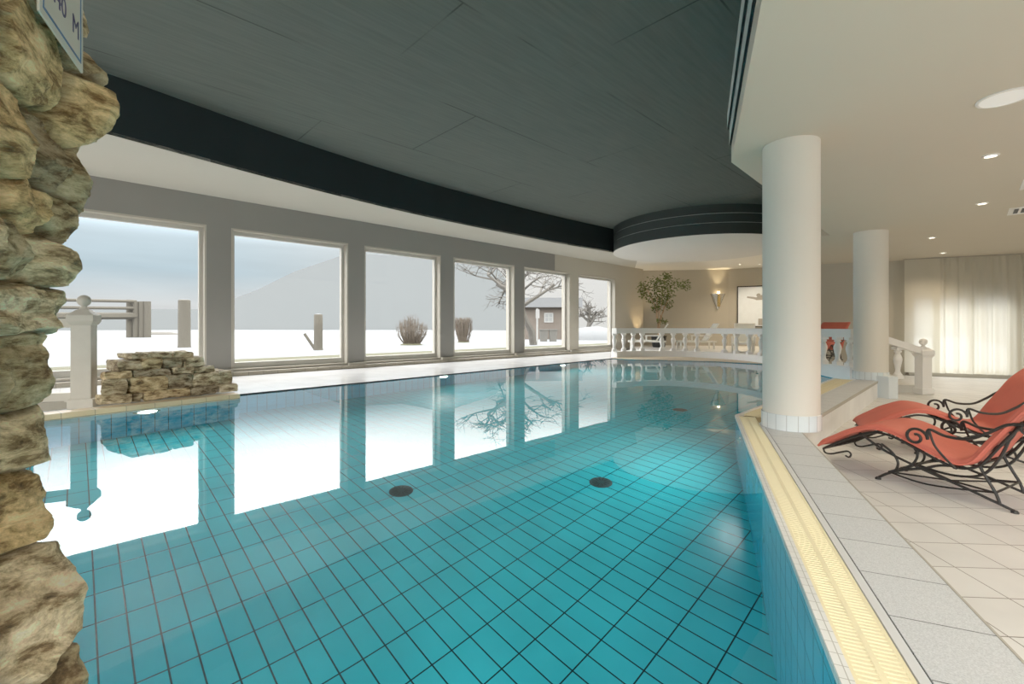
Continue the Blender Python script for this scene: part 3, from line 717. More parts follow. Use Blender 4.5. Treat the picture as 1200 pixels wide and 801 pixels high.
# ---- chaise longues
CU=[(-.40,.185),(-.30,.255),(-.18,.33),(-.06,.39),(.03,.405),(.14,.385),(.28,.325),(.40,.275),(.48,.262),(.55,.30),(.63,.43),(.72,.575),(.80,.69),(.90,.79),(1.0,.86)]
def make_chaise(label,group):
    """x runs from the foot end to the head end, y across, z up from the floor; x=0 is the front foot"""
    t=thing('chaise_longue',label,'lounger',(0,0,0),group=group)
    W=.55; cu=[(p.x,p.z) for p in spline([(x,0,z) for x,z in CU],5)]
    n=len(cu); mb=MB(); V=[];F=[]
    ncs=22
    for i,(x,z) in enumerate(cu):
        a=cu[max(i-1,0)];b=cu[min(i+1,n-1)]; tx,tz=b[0]-a[0],b[1]-a[1]; l=math.hypot(tx,tz); nx,nz_=-tz/l,tx/l
        endk=min(1,.35+i/3,.35+(n-1-i)/3)
        for k in range(ncs):
            a_=2*PI*k/ncs; cy,sy=math.cos(a_),math.sin(a_)
            yy=W/2*math.copysign(abs(cy)**.28,cy); th=.028*endk*math.copysign(abs(sy)**.6,sy)
            dip=.010*math.cos(yy/(W/2)*PI/2) if sy>0 else 0
            q=.006*noise.noise(Vector((x*8,yy*8,1)))
            V.append((x+nx*(th-dip+q),yy,z+nz_*(th-dip+q)))
    for i in range(n-1):
        for k in range(ncs): F.append((i*ncs+k,(i+1)*ncs+k,(i+1)*ncs+(k+1)%ncs,i*ncs+(k+1)%ncs))
    F.append(tuple(range(ncs))); F.append(tuple(range((n-1)*ncs,n*ncs))[::-1])
    mb.add(V,F); cush=mb.build('cushion',M['redcush'],t,smooth=True,ang=60)
    # piping on both edges and the foot-end hem
    mb=MB()
    for s in (-1,1): mb.tube([(x,s*(W/2+.002),z-.012) for x,z in cu],.009,6)
    mb.build('piping',M['redcush'],cush,smooth=True)
    # iron seat frame following the cushion
    fr=MB(); r=.0095
    for s in (-1,1):
        y=s*.245
        pts=[]
        for i,(x,z) in enumerate(cu):
            a=cu[max(i-1,0)];b=cu[min(i+1,n-1)]; tx,tz=b[0]-a[0],b[1]-a[1]; l=math.hypot(tx,tz)
            pts.append((x+tz/l*.043,y,z-tx/l*.043))
        fr.tube(pts,r,8)
        # curl at the foot end
        x0,z0=pts[0][0],pts[0][2]
        fr.tube([tuple(p) for p in spline([(x0,y,z0),(x0+.015,y,z0-.03),(x0+.06,y,z0-.03),(x0+.14,y,z0+.005),(x0+.185,y,z0+.02),(x0+.205,y,z0),(x0+.19,y,z0-.025),(x0+.165,y,z0-.018)],5)],.0075,6)
    for i in (1,12,24,36,44,54,64,n-2):
        x,z=cu[i]; fr.tube([(x+.01,-.245,z-.045),(x+.01,.245,z-.045)],.008,6)
    for k in range(-3,4): fr.tube([(cu[i][0]+.004,k*.07,cu[i][1]-.046) for i in range(0,18,2)],.005,5)
    fr.build('seat_frame',M['iron'],t,smooth=True)
    SP=lambda pts,y,nn=6:[tuple(p) for p in spline([(a,y,b) for a,b in pts],nn)]
    for s in (-1,1):
        y=s*.215
        l=MB()   # front leg: sweeps back from the foot into the seat bar, with two C scrolls
        l.tube(SP([(0,.012),(.06,.06),(.16,.115),(.27,.155),(.36,.20),(.46,.222)],y),.0095,8)
        l.tube(SP([(.02,.275),(.09,.225),(.125,.16),(.11,.10),(.07,.075)],y),.009,6)
        l.tube(SP([(.15,.345),(.215,.30),(.24,.24),(.215,.175),(.17,.13)],y),.009,6)
        l.lathe([(.001,0),(.02,0),(.02,.008),(.012,.018),(.001,.02)],(0,y,0),n=12)
        l.build('leg',M['iron'],t,smooth=True)
        l=MB()   # rear leg: long brace from under the knee to the rear foot, S scroll up to the back
        l.tube(SP([(-.13,.335),(.03,.235),(.25,.155),(.5,.085),(.726,.012)],y),.0095,8)
        l.tube(SP([(.75,.58),(.70,.45),(.60,.35),(.565,.27),(.60,.18),(.64,.10),(.66,.035)],y),.0095,8)
        l.tube(SP([(.28,.16),(.45,.155),(.58,.20),(.66,.33),(.70,.45)],y),.009,6)
        l.lathe([(.001,0),(.02,0),(.02,.008),(.012,.018),(.001,.02)],(.726,y,0),n=12)
        l.build('leg',M['iron'],t,smooth=True)
        a=MB(); ya=s*.285
        # arm: front spiral, long sagging bar, back curl
        sp=[]
        for k in range(30):
            ph=k/29*2.6*PI; rr=.018+.050*(k/29); sp.append((.255-rr*math.cos(ph+PI*.42),.385+rr*math.sin(ph+PI*.42)))
        sp=[(x,z) for x,z in sp]
        last=sp[-1]
        a.tube([(x,ya,z) for x,z in sp]+SP([last,(.33,.452),(.42,.425),(.53,.43),(.62,.485),(.71,.555),(.80,.575)],ya)[1:],.010,8)
        sp=[(.80-(.035-.02*k/16)*math.sin(k/16*2*PI),.540+(.035-.02*k/16)*math.cos(k/16*2*PI)) for k in range(17)]
        a.tube([(x,ya,z) for x,z in sp],.008,6)
        a.tube(SP([(.33,.45),(.36,.35),(.42,.27),(.47,.22)],ya),.008,6)
        a.tube([(.74,ya,.56),(.74,s*.24,.555)],.008,6); a.tube([(.47,ya,.22),(.47,s*.2,.22)],.008,6)
        a.build('armrest',M['iron'],t,smooth=True)
    b=MB()
    b.tube([(.07,-.215,.075),(.07,.215,.075)],.008,6); b.tube([(.64,-.215,.10),(.64,.215,.10)],.008,6)
    b.tube([(.46,-.285,.222),(.46,.285,.222)],.008,6); b.tube([(.17,-.215,.13),(.17,.215,.13)],.008,6)
    for s in (-1,1): b.tube(SP([(.07,.075),(.3,.05),(.64,.10)],s*.215),.007,6)
    b.tube([(.07,-.215,.075),(.355,0,.06),(.64,.215,.10)],.007,6); b.tube([(.07,.215,.075),(.355,0,.06),(.64,-.215,.10)],.007,6)
    b.build('stretcher',M['iron'],t,smooth=True)
    return t
u1=Vector((.47,-.883)); a1=Vector(on_plane(1029,561,ZF))
ch=make_chaise('red cushioned iron chaise longue nearest the camera, beside the grey curb','red iron chaise longues')
w1v=Vector((-u1.y,u1.x)); c_=a1+w1v*.215
ch.location=(c_.x,c_.y,ZF); ch.rotation_euler=(0,0,math.atan2(u1.y,u1.x))
u2=Vector((.88,-.475)); k2=Vector((3.69,4.13)); w2v=Vector((-u2.y,u2.x)); c2_=k2+w2v*.275
dup(ch,(c2_.x,c2_.y,ZF),math.atan2(u2.y,u2.x),'red cushioned iron chaise longue behind the nearest one, against the right frame edge')
dup(ch,(6.75,10.05,ZP),R(35),'red cushioned chaise longue half hidden behind the balustrade between the columns')

# ---- white loungers behind the balustrade
def make_lounger(label):
    t=thing('sun_lounger',label,'lounger',group='white resin loungers behind the balustrade')
    f=MB()
    for y in (-.29,.29): f.box((-.1,y,.33),(1.3,.05,.06))
    for x in (-.72,.1,.54): f.box((x,0,.33),(.05,.58,.05))
    f.build('frame',M['resin'],t)
    for x in (-.65,.47):
        for y in (-.28,.28):
            l=MB(); l.box((x,y,.155),(.055,.05,.31)); l.build('leg',M['resin'],t)
    m=MB(); m.box((-.28,0,.365),(.95,.54,.02)); m.build('seat',M['resinsling'],t)
    b=MB(); rot=Matrix.Rotation(R(-62),4,'Y')
    b.box((.42,0,.72),(.82,.56,.03),M=rot); back=b.build('backrest',M['resinsling'],t)
    b=MB(); b.box((.615,0,1.085),(.05,.6,.05),M=rot)
    for y in (-.29,.29): b.box((.42,y,.72),(.86,.045,.045),M=rot)
    b.build('back_frame',M['resin'],back)
    for y in (-.33,.33):
        a=MB(); a.box((.12,y,.58),(.55,.05,.035)); a.box((-.12,y,.45),(.04,.045,.25)); a.build('armrest',M['resin'],t)
    return t
lg=make_lounger('white resin lounger below the potted tree, leftmost of the loungers')
lg.location=(4.75,15.7,ZP); lg.rotation_euler=(0,0,R(-18)); lg.scale=(.95,.95,.78)
for k in ((6.35,15.55,-8,'white resin lounger just right of the potted tree'),(7.1,13.95,60,'white resin lounger with broad back panel below the brass sconce')):
    q=dup(lg,(k[0],k[1],ZP),R(k[2]),k[3]); q.scale=(.95,.95,.78)

# ---- potted tree
PT=(5.45,16.9)
pt=thing('potted_tree','leafy green indoor tree in a black pot by the back wall','plant',(PT[0],PT[1],ZP))
mb=MB(); mb.lathe([(.20,0),(.23,.04),(.27,.38),(.29,.40),(.29,.43),(.26,.43),(.25,.38)],n=28); mb.build('pot',M['black'],pt,smooth=True)
mb=MB(); mb.lathe([(.001,.385),(.255,.385),(.2,.41),(.001,.42)],n=20,caps=False); mb.build('soil',M['soil'],pt)
mb=MB(); rr=random.Random(3); tips=[]
for k in range(5):
    b=Vector((rr.uniform(-.06,.06),rr.uniform(-.06,.06),.40)); pts=[b]
    e=Vector((rr.uniform(-.55,.75),rr.uniform(-.4,.4),rr.uniform(1.6,2.35)))
    for i in range(1,9):
        f=i/8; pts.append(b.lerp(Vector((e.x*f**2.2,e.y*f**2.2,b.z+(e.z-b.z)*f)),1)+Vector((rr.uniform(-.03,.03),rr.uniform(-.03,.03),0)))
    mb.tube(pts,[.028-.0022*i for i in range(9)],7); tips+=pts[4:]
mb.build('trunk',M['bark'],pt,smooth=True)
mb=MB()
clust=[(-.15,0,2.35,.36),(.22,.1,2.42,.38),(.62,0,2.32,.3),(.95,-.1,2.28,.2),(.1,-.1,2.05,.36),(-.3,0,1.85,.24),(.42,.05,2.0,.26),(.05,.1,1.72,.30),(.3,-.05,1.62,.24),(-.1,0,1.45,.2),(.05,0,1.0,.12),(.22,0,.95,.1),(-.55,.1,2.25,.26),(-.62,0,2.0,.18),(.3,0,2.62,.18)]
for (x,y,z,r) in clust:
    for _ in range(int(330*r)):
        d=Vector((rr.gauss(0,1),rr.gauss(0,1),rr.gauss(0,1))).normalized()*r*rr.random()**.5
        p=Vector((x,y,z))+d; a=Vector((rr.gauss(0,1),rr.gauss(0,1),rr.gauss(-.4,.7))).normalized(); s=a.orthogonal().normalized()
        l=rr.uniform(.07,.12); w=l*.33; nrm=a.cross(s)
        mb.face([p,p+a*l*.5+s*w+nrm*.008,p+a*l,p+a*l*.5-s*w+nrm*.008])
mb.build('foliage',M['leaf'],pt)

# ---- sconce, picture
def back_pt(px,off=.0):
    a=(px-600)/FPX; P=[Vector((5.3,18.75)),Vector((8.7,18.3)),Vector((10.75,17.2))]
    for p,q in zip(P,P[1:]):
        f0=p.x-a*p.y; f1=q.x-a*q.y
        if f0*f1<=0:
            t=f0/(f0-f1); c=p.lerp(q,t); d=(q-p).normalized(); n=Vector((d.y,-d.x)); return c+n*off,math.atan2(d.y,d.x)
c,a=back_pt(841,.02)
sc=thing('wall_sconce','fan shaped brass and steel wall sconce glowing on the beige back wall','lamp',(c.x,c.y,1.62),rz=a)
mb=MB(); prof_s=[]
for k in range(9):
    ph=PI*k/8; prof_s.append((math.cos(ph),-math.sin(ph)))
v=[];f=[]
for k,(x,y) in enumerate(prof_s): v+= [(x*.03,y*.03,0),(x*.30,y*.17,.62)]
for k in range(8): f+= [(2*k,2*k+1,2*k+3,2*k+2)]
mb.add(v,f); mb.build('shade',M['chrome'],sc,smooth=True)
mb=MB(); mb.tube([(0,-.10,.10),(0,-.11,.6)],.06,10); mb.build('inner_cone',M['brass'],sc,smooth=True)
mb=MB(); mb.sphere((0,-.09,.66),.045,8); mb.build('bulb',emis('warm bulb',(1,.72,.38),26),sc,smooth=True)
c,a=back_pt(893,.03)
pcw=1.75; pch=1.62
pic=thing('framed_picture','framed pale picture of a diving figure on the back wall','picture',(c.x,c.y,z_at(383,17.9)),rz=a)
mb=MB()
for (x,z,w,h) in ((0,.02,pcw,.04),(0,pch-.02,pcw,.04),(-pcw/2+.02,pch/2,.04,pch),(pcw/2-.02,pch/2,.04,pch)): mb.box((x,0,z),(w,.05,h))
mb.build('frame',M['black'],pic)
mb=MB(); mb.box((0,.008,pch/2),(pcw-.06,.02,pch-.06)); mb.build('print',mat('pale print',(.80,.87,.93),.4,.3),pic)
mfig=mat('grey figure print',(.30,.29,.27),.6,.2,var=.3,scale=12); mb=MB()
yy=-.004
mb.tube([(-.52,yy,1.18),(-.30,yy,1.14),(-.15,yy,1.10)],[.03,.04,.05],8)
mb.tube([(-.22,yy,1.10),(.02,yy,1.16),(.22,yy,1.12),(.34,yy,1.02)],[.05,.10,.11,.10],10)
mb.tube([(.34,yy,1.02),(.10,yy,.80),(.24,yy,.48),(.30,yy,.34),(.16,yy,.33)],[.10,.075,.055,.035,.03],8)
mb.tube([(.36,yy,1.0),(.42,yy,.70),(.40,yy,.36)],[.09,.06,.035],8)
mb.sphere((-.12,yy,1.24),.075,8); 
mb.box((.22,.0,.20),(.70,.02,.26))
mb.v=[(x,yy+(y-yy)*.03 if z>.335 else y,z) for x,y,z in mb.v]
mb.build('figure_print',mfig,pic,smooth=True)

# ---- curtains
def curtain(name,t0,t1,amp,freq,label,z0=-.17,z1=ZL-.022,off=-.24):
    mb=MB(); n=int((t1-t0)*70); nz=14; V=[];F=[]
    for j in range(nz+1):
        z=z0+(z1-z0)*j/nz; k=1-.35*(j/nz)
        for i in range(n+1):
            t=t0+(t1-t0)*i/n
            m=off+amp*k*(math.sin(t*freq+.8*math.sin(t*2.3))+.45*math.sin(t*freq*2.17+1+.3*z))
            if j==nz: m=off+amp*.5*math.sin(t*freq*2.2)
            x,y=qp(t,m); V.append((x,y,z))
    for j in range(nz):
        for i in range(n):
            a=j*(n+1)+i; F.append((a,a+1,a+n+2,a+n+1))
    mb.add(V,F); o=mb.build(name,M['voile'],smooth=True,ang=180); b=MB()
    return tag(o,label,'curtain')
M['voile']=curtain_mat()
tc0,tcm=q_of_px(1055),q_of_px(1088)
curtain('sheer_curtain',tc0,tcm+.12,.012,9,'plain flat end panel of cream voile curtain next to the wall',off=-.27)
curtain('sheer_curtain',tcm,qL-.3,.042,24,'wide gathered cream voile curtain across the bright garden window')
mb=MB(); a=qp(tc0-.02,-.255); b=qp(qL-.2,-.255); mb.tube([(*a,ZL-.009),(*b,ZL-.009)],.009,8)
tag(mb.build('curtain_rail',M['jamb']),'slim cream curtain rail under the low ceiling','rail')

# ---- ceiling fittings on the low ceiling
mlamp=emis('warm downlight lens',(1,.86,.66),9)
def spot(loc,energy,size=R(120),col=(1,.80,.56),blend=.8,rot=(0,0,0),rad=.04):
    l=bpy.data.lights.new('spot_lamp','SPOT'); l.energy=energy; l.spot_size=size; l.spot_blend=blend; l.color=col; l.shadow_soft_size=rad
    o=bpy.data.objects.new('spot_lamp',l); COL.objects.link(o); o.location=loc; o.rotation_euler=rot; return o
proto=None
def downlight(x,y,z,label,r=.05,en=45,size=130):
    global proto
    if proto is None:
        t=thing('ceiling_downlight',label,'lamp',(x,y,z),group='small recessed downlights')
        m=MB(); m.lathe([(r*.86,-.0005),(r*1.25,-.0005),(r*1.25,-.006),(r*.9,-.012),(r*.86,-.0005)],n=28,caps=False); m.build('ring',M['white'],t,smooth=True)
        m=MB(); m.lathe([(.001,-.0045),(r*.88,-.004),(r*.88,-.001)],n=28,caps=False); m.build('lens',mlamp,t)
        proto=t
    else:
        t=dup(proto,(x,y,z),0,label)
    if en: spot((x,y,z-.03),en,R(size))
    return t
for px,py,lab in ((1161,182,'small recessed downlight nearest the big round speaker'),(1151,238,'small recessed downlight left of the air vents'),(1092,278,'small recessed downlight right of the farther column'),(1105,296,'small recessed downlight just above the curtain')):
    x,y=on_plane(px,py,ZL); downlight(x,y,ZL,lab,en=80)
for px,py,lab in ((867,309.5,'small recessed downlight above the sconce, left of the pair'),(890,309.5,'small recessed downlight above the sconce, next to the round column')):
    x,y=on_plane(px,py,ZS); downlight(x,y,ZS,lab,en=110)
x,y=on_plane(1178,114,ZL)
t=thing('ceiling_speaker','large round white ceiling speaker in the low ceiling','speaker',(x,y,ZL))
m=MB(); m.lathe([(.132,-.0005),(.15,-.0005),(.15,-.008),(.132,-.012),(.132,-.0005)],n=48,caps=False); m.build('rim',M['white'],t,smooth=True)
m=MB(); m.lathe([(.001,-.009),(.133,-.007),(.133,-.001)],n=48,caps=False); m.build('grille',mat('white self lit grille',(.88,.87,.83),.5,.3,bump=.3,bscale=400,emit=(1,.95,.85),es=.25),t)  # faint emission brightens the grille, though the speaker is no lamp
def vent(x,y,lab):
    t=thing('ceiling_vent',lab,'vent',(x,y,ZL),rz=R(-45),group='ceiling air vents')
    w,h=.86,.46
    m=MB()
    for (a,b,c,d) in ((0,h/2,w,.05),(0,-h/2,w,.05),(-w/2,0,.05,h+.05),(w/2,0,.05,h+.05)): m.box((a,b,-.005),(c,d,.010))
    m.build('frame',M['white'],t)
    m=MB(); m.box((0,0,-.001),(w,h,.002)); m.build('backing',M['black'],t)
    for k in range(10):
        m=MB(); m.box((-w/2+.085+k*.077,0,-.004),(.026,h-.04,.003)); m.build('slat',M['white'],t)
vent(6.12,4.86,'air vent nearer the camera, cut by the right frame edge')
vent(7.30,6.08,'air vent farther back, above the curtain')

# ---- pool fittings
mring=M['chrome']
def pool_light(p,nrm,depth,label,en=34):
    n=Vector((*nrm,0)).normalized(); rz=math.atan2(n.y,n.x)
    t=thing('pool_light',label,'lamp',(p[0],p[1],-depth),rz=rz)
    rot=Matrix.Rotation(PI/2,4,'Y')
    m=MB(); m.lathe([(.085,.0),(.125,.0),(.125,.012),(.09,.022),(.085,.0)],n=28,caps=False); m.v=[tuple(rot@Vector(v)) for v in m.v]; m.build('ring',mring,t,smooth=True)
    m=MB(); m.lathe([(.001,.014),(.085,.008),(.085,.001)],n=28,caps=False); m.v=[tuple(rot@Vector(v)) for v in m.v]; m.build('lens',emis('underwater lamp lens',(1,.95,.75),14),t)
    l=bpy.data.lights.new('underwater_lamp','AREA'); l.shape='DISK'; l.size=.16; l.energy=en; l.color=(.85,1,.97); l.spread=R(175)
    o=bpy.data.objects.new('underwater_lamp',l); COL.objects.link(o); o.location=(p[0]+n.x*.03,p[1]+n.y*.03,-depth)
    o.rotation_euler=Vector((n.x,n.y,-.05)).to_track_quat('-Z','Y').to_euler()
def seg_pt(a,b,px):
    k=(px-600)/FPX; a=Vector(a);b=Vector(b); f0=a.x-k*a.y; f1=b.x-k*b.y; t=f0/(f0-f1); p=a.lerp(b,t); d=(b-a).normalized(); return p,d
p,d=seg_pt((-4.458,4.486),(-3.47,5.78),172); pool_light((p.x,p.y),(d.y,-d.x),.22,'round underwater pool light below the stone heap')
p,d=seg_pt(W1,W2,519); pool_light((p.x,p.y),(d.y,-d.x),.22,'round underwater pool light in the wall under the window walkway')
p,d=seg_pt(C0,C1,868); pool_light((p.x,p.y),(-d.y,d.x),.40,'round underwater pool light in the right pool wall by the column')
for a,b,f,sg,lab in ((C0,C1,.35,-1,'added underwater fill light low in the right wall close to the camera'),(W1,W2,.75,1,'added underwater fill light under the far end of the window walkway'),((-1.12,1.12),(-.98,-2.5),.45,-1,'added underwater fill light beneath the rough stone wall')):  # further pool lights added to brighten the water and tiles
    a=Vector(a);b=Vector(b);d=(b-a).normalized(); p=a.lerp(b,f)
    pool_light((p.x,p.y),(sg*d.y,-sg*d.x),.45,lab)
def drain(x,y,label):
    t=thing('pool_drain',label,'drain',(x,y,-DEP),group='round floor drains')
    m=MB(); m.lathe([(.001,.012),(.085,.012),(.10,.004),(.10,0)],n=32,caps=False); g=m.build('cover',mat('dark grey drain',(.03,.05,.05),.5,.3),t,smooth=True)
    m=MB()
    for k in range(12):
        a=2*PI*k/12; m.box((.055*math.cos(a),.055*math.sin(a),.0125),(.05,.008,.003),a)
    m.build('slot',M['black'],g)
drain(-.936,3.84,'dark round drain on the pool floor, left of the nearer two')
drain(.781,4.004,'dark round drain on the pool floor, right of the nearer two')
drain(2.35,6.37,'dark round drain on the pool floor farthest from camera')

# ================================================================= OUTSIDE
GZ=-.02
mb=MB(); mb.prism([wp(-60,-.36),wp(80,-.36),wp(80,-160),wp(-60,-160)],GZ-.2,GZ); struct(mb.build('ground',M['snow']))
mb=MB(); mb.prism([qp(2,.3),qp(qL,.3),(60,60),(13,60)],GZ-.6,GZ-.4); struct(mb.build('ground_garden',M['snow']))
mb=MB(); mb.prism([wp(-20,-.4),wp(40,-.4),wp(40,-3.2),wp(-20,-3.2)],GZ,GZ+.02); struct(mb.build('ground_path',M['path']))
mb=MB(); mb.prism([wp(-20,-3.2),wp(40,-3.2),wp(40,-5.0),wp(-20,-4.6)],GZ,GZ+.04); struct(mb.build('ground_verge',M['grass']))
def hill(name,pts,depth):
    mb=MB()
    for (a,b) in zip(pts,pts[1:]):
        x0,y0=ray_xy(a[0],depth); x1,y1=ray_xy(b[0],depth)
        mb.face([(x0,y0,-2),(x1,y1,-2),(x1,y1,z_at(b[1],depth)),(x0,y0,z_at(a[1],depth))])
    struct(mb.build(name,M['hills']))
hill('hills',[(-200,352),(60,362),(240,362),(300,340),(345,318),(410,296),(470,300),(520,290),(580,310),(610,350),(630,381)],150)
def ext(px,py): return on_plane(px,py,GZ)
def post(px,pt,pb,w,label):
    x,y=ext(px,pb); h=z_at(pt,y)-GZ; r=w*y/FPX/2
    t=thing('timber_post',label,'post',(x,y,GZ))
    m=MB(); m.lathe([(r*1.08,0),(r,.1),(r*.97,h*.6),(r*.95,h-.04),(r*.8,h)],n=14); m.build('trunk',M['wood'],t,smooth=True)
    m=MB(); m.lathe([(.001,h+.03),(r*.8,h+.01),(r*.84,h-.02)],n=14,caps=False); m.build('snow_cap',M['snow'],t,smooth=True); return t
post(216,351,407,13,'thick weathered timber post outside the leftmost window')
t=post(373,368,410,10,'thick timber post with leaning stake outside the second window')
m=MB(); m.tube([(-.55,0,0.65),(-.1,-.05,.02)],.06,6); m.build('stake',M['wood'],t)
# rail fence with gate posts
x0,y0=ext(100,382+8); 
fy=40.
ft=thing('rail_fence','pale timber rail fence in the snow outside the leftmost window','fence',(*ray_xy(105,fy),GZ))
fb=ray_xy(105,fy)
for pz in (353,361,370):
    m=MB()
    z=z_at(pz,fy); x2,y2=ray_xy(160,fy*1.0); x1,y1=ray_xy(-40,fy*.8)
    m.tube([(x1-fb[0],y1-fb[1],z-GZ-.2),(x2-fb[0],y2-fb[1],z-GZ)],.13 if pz!=370 else .3,6)
    m.build('rail',M['wood'],ft)
for px in (152,160,167,173):
    x,y=ray_xy(px,fy); m=MB(); m.lathe([(.26,0),(.24,z_at(351 if px<158 else 353,fy)-GZ)],(x-fb[0],y-fb[1],0),n=10); m.build('post',M['wood'],ft,smooth=True)
# low frosty bank
x,y=ext(185,392); m=MB(); m.sphere((0,0,0),1,10,.32); m.v=[(a*2.6+.05*noise.noise(Vector((a*5,b*5,0))),b*1.2,max(c,-.1)*1.1+.12*noise.noise(Vector((a*6,b*6,c*6)))) for a,b,c in m.v]
o=m.build('brush_heap',M['branch'],smooth=True); o.location=(x,y,GZ); tag(o,'low heap of frosted brushwood in front of the fence','brushwood')
def shrub(px,pb,wpx,hpx,label,n=170,cut=False):
    x,y=ext(px,pb); w=wpx*y/FPX; h=hpx*y/FPX; k_=y/20
    t=thing('bare_shrub',label,'shrub',(x,y,GZ)); q=random.Random(px)
    m=MB()
    for k in range(n):
        a=q.uniform(0,2*PI); f=q.random()**.5
        top=h*(q.uniform(.88,1.0) if cut else q.uniform(.7,1.0)*(1-.35*f*f))
        e=Vector((math.cos(a)*f*w/2,math.sin(a)*f*w/2,top))
        b=Vector((math.cos(a)*f*w*.22+q.gauss(0,.05),math.sin(a)*f*w*.22,0)); mid=Vector(((b.x+e.x*1.6)/2.3,(b.y+e.y*1.6)/2.3,top*.5))
        m.tube([b,mid,e],[.016*k_,.011*k_,.005*k_],4,caps=False)
        for _ in range(4):
            s_=b.lerp(mid,q.uniform(.3,1)) if q.random()<.5 else mid.lerp(e,q.uniform(0,.8)); m.tube([s_,s_+Vector((q.uniform(-.25,.25),q.uniform(-.25,.25),q.uniform(.05,.4)))*(h*.4)],[.007*k_,.004*k_],3,caps=False)
    m.v=[(a_,b_,min(c_,h*1.03)) for a_,b_,c_ in m.v]
    m.build('twigs',M['twig'],t)
    m=MB(); m.sphere((0,0,0),w*.35,8,.2); m.build('grass_tuft',M['grass'],t,smooth=True); return t
shrub(482,404,38,38,'bare rounded brown shrub outside the third window')
shrub(543,401,22,30,'bare clipped brown shrub outside the fourth window',cut=True)
def tree(px,pb,hpx,label,seed,spread=1.0,lean=0,levels=5,trunk=.18,low=.35):
    x,y=ext(px,pb); h=hpx*y/FPX; t=thing('bare_tree',label,'tree',(x,y,GZ)); q=random.Random(seed)
    tr=MB(); br=MB()
    def grow(p,d,l,r,lev):
        pts=[p]; n=4
        for i in range(n):
            d=(d+Vector((q.gauss(0,.13),q.gauss(0,.13),q.gauss(.03,.08)))).normalized(); p=p+d*(l/n); pts.append(p)
        (tr if lev==0 else br).tube(pts,[r*(1-.4*i/n) for i in range(n+1)],6 if lev<2 else 4 if lev<4 else 3,caps=False)
        if lev>=levels: return
        for k in range(q.choice((3,3,4)) if lev else 6):
            f=q.uniform(.35,1) if lev else q.uniform(.55,1); s=pts[min(n,max(1,int(f*n+.5)))]
            ax=Vector((q.gauss(0,1),q.gauss(0,1),q.gauss(0,.35))).normalized()
            nd=(d*.75+ax*spread*.95).normalized(); grow(s,nd,l*q.uniform(.58,.78),r*.55,lev+1)
    grow(Vector((0,0,0)),Vector((lean,0,1)).normalized(),h*low,trunk*y/20,0)
    tr.build('trunk',M['branch'],t,smooth=True); br.build('branches',M['branch'],t,smooth=True); return t
tree(625,404,150,'large bare winter tree with spreading branches outside the fifth window',5,spread=1.15,trunk=.17,low=.42)
tree(690,394,60,'small bare tree in the snow outside the farthest window',9,levels=4,trunk=.12,low=.38)
# shed, bins, sign post
sx0,sy0=ext(617,398); sdep=34.
bt_=ray_xy(645,sdep); sh=thing('garden_shed','brown timber shed with grey roof fascia outside the fifth window','building',(bt_[0],bt_[1],GZ))
hw=(680-618)/2*sdep/FPX; zt=z_at(360,sdep)-GZ; zt2=z_at(349,sdep)-GZ
m=MB(); m.box((0,2,zt/2),(hw*2,4,zt)); m.build('wall',M['shed'],sh)
m=MB(); m.box((.0,1.9,(zt+zt2)/2),(hw*2+.7,4.8,zt2-zt)); m.build('roof',mat('dark grey roof fascia',(.115,.12,.125),.7,.2),sh)
m=MB(); xw=(643-645)*sdep/FPX; zw=z_at(372,sdep)-GZ
for a,b,c,d in ((0,-.32,.66,.07),(0,.32,.66,.07),(-.3,0,.07,.66),(.3,0,.07,.66),(0,0,.05,.6),(0,0,.6,.05)): m.box((xw+a,-.03,zw+b),(c,.06,d))
w_=m.build('window',mat('white shed window',(.26,.26,.25),.5,.3),sh)
m=MB(); m.box((xw,-.01,zw),(.6,.02,.6)); m.build('pane',mat('shed pane',(.16,.17,.17),.3,.4),w_)
for px,lab in ((637,'left of two pale wheeled bins beside the shed'),(648,'right of two pale wheeled bins beside the shed')):
    x,y=ray_xy(px,29.); b=thing('wheeled_bin',lab,'bin',(x,y,GZ))
    m=MB(); v=[(-.2,-.2,0),(.2,-.2,0),(.2,.2,0),(-.2,.2,0),(-.26,-.27,.72),(.26,-.27,.72),(.26,.27,.72),(-.26,.27,.72)]
    m.add(v,[(0,3,2,1),(4,5,6,7),(0,1,5,4),(1,2,6,5),(2,3,7,6),(3,0,4,7)]); m.build('body',M['path'],b)
    m=MB(); m.box((0,0,.75),(.58,.6,.06)); m.build('lid',M['path'],b)
x,y=ray_xy(629.5,24.); s=thing('sign_post','thin white signpost with blank plate outside the fifth window','sign',(x,y,GZ))
m=MB(); m.lathe([(.045,0),(.045,1.9)],n=8); m.build('pole',mat('white pole',(.3,.3,.29),.5,.3),s,smooth=True)
m=MB(); m.box((.02,-.04,1.62),(.20,.03,.46)); m.build('plate',mat('white plate',(.3,.3,.3),.5,.3),s)
x,y=ext(695,398); m=MB(); m.sphere((0,0,0),1,12,.5); m.v=[(a*2.2,b*1.3,max(0,c)*1.9+.08*noise.noise(Vector((a*4,b*4,c*4)))) for a,b,c in m.v]
o=m.build('snow_bank',M['snow'],smooth=True); o.location=(x,y,GZ); tag(o,'heap of dirty white snow outside the farthest window','snow')

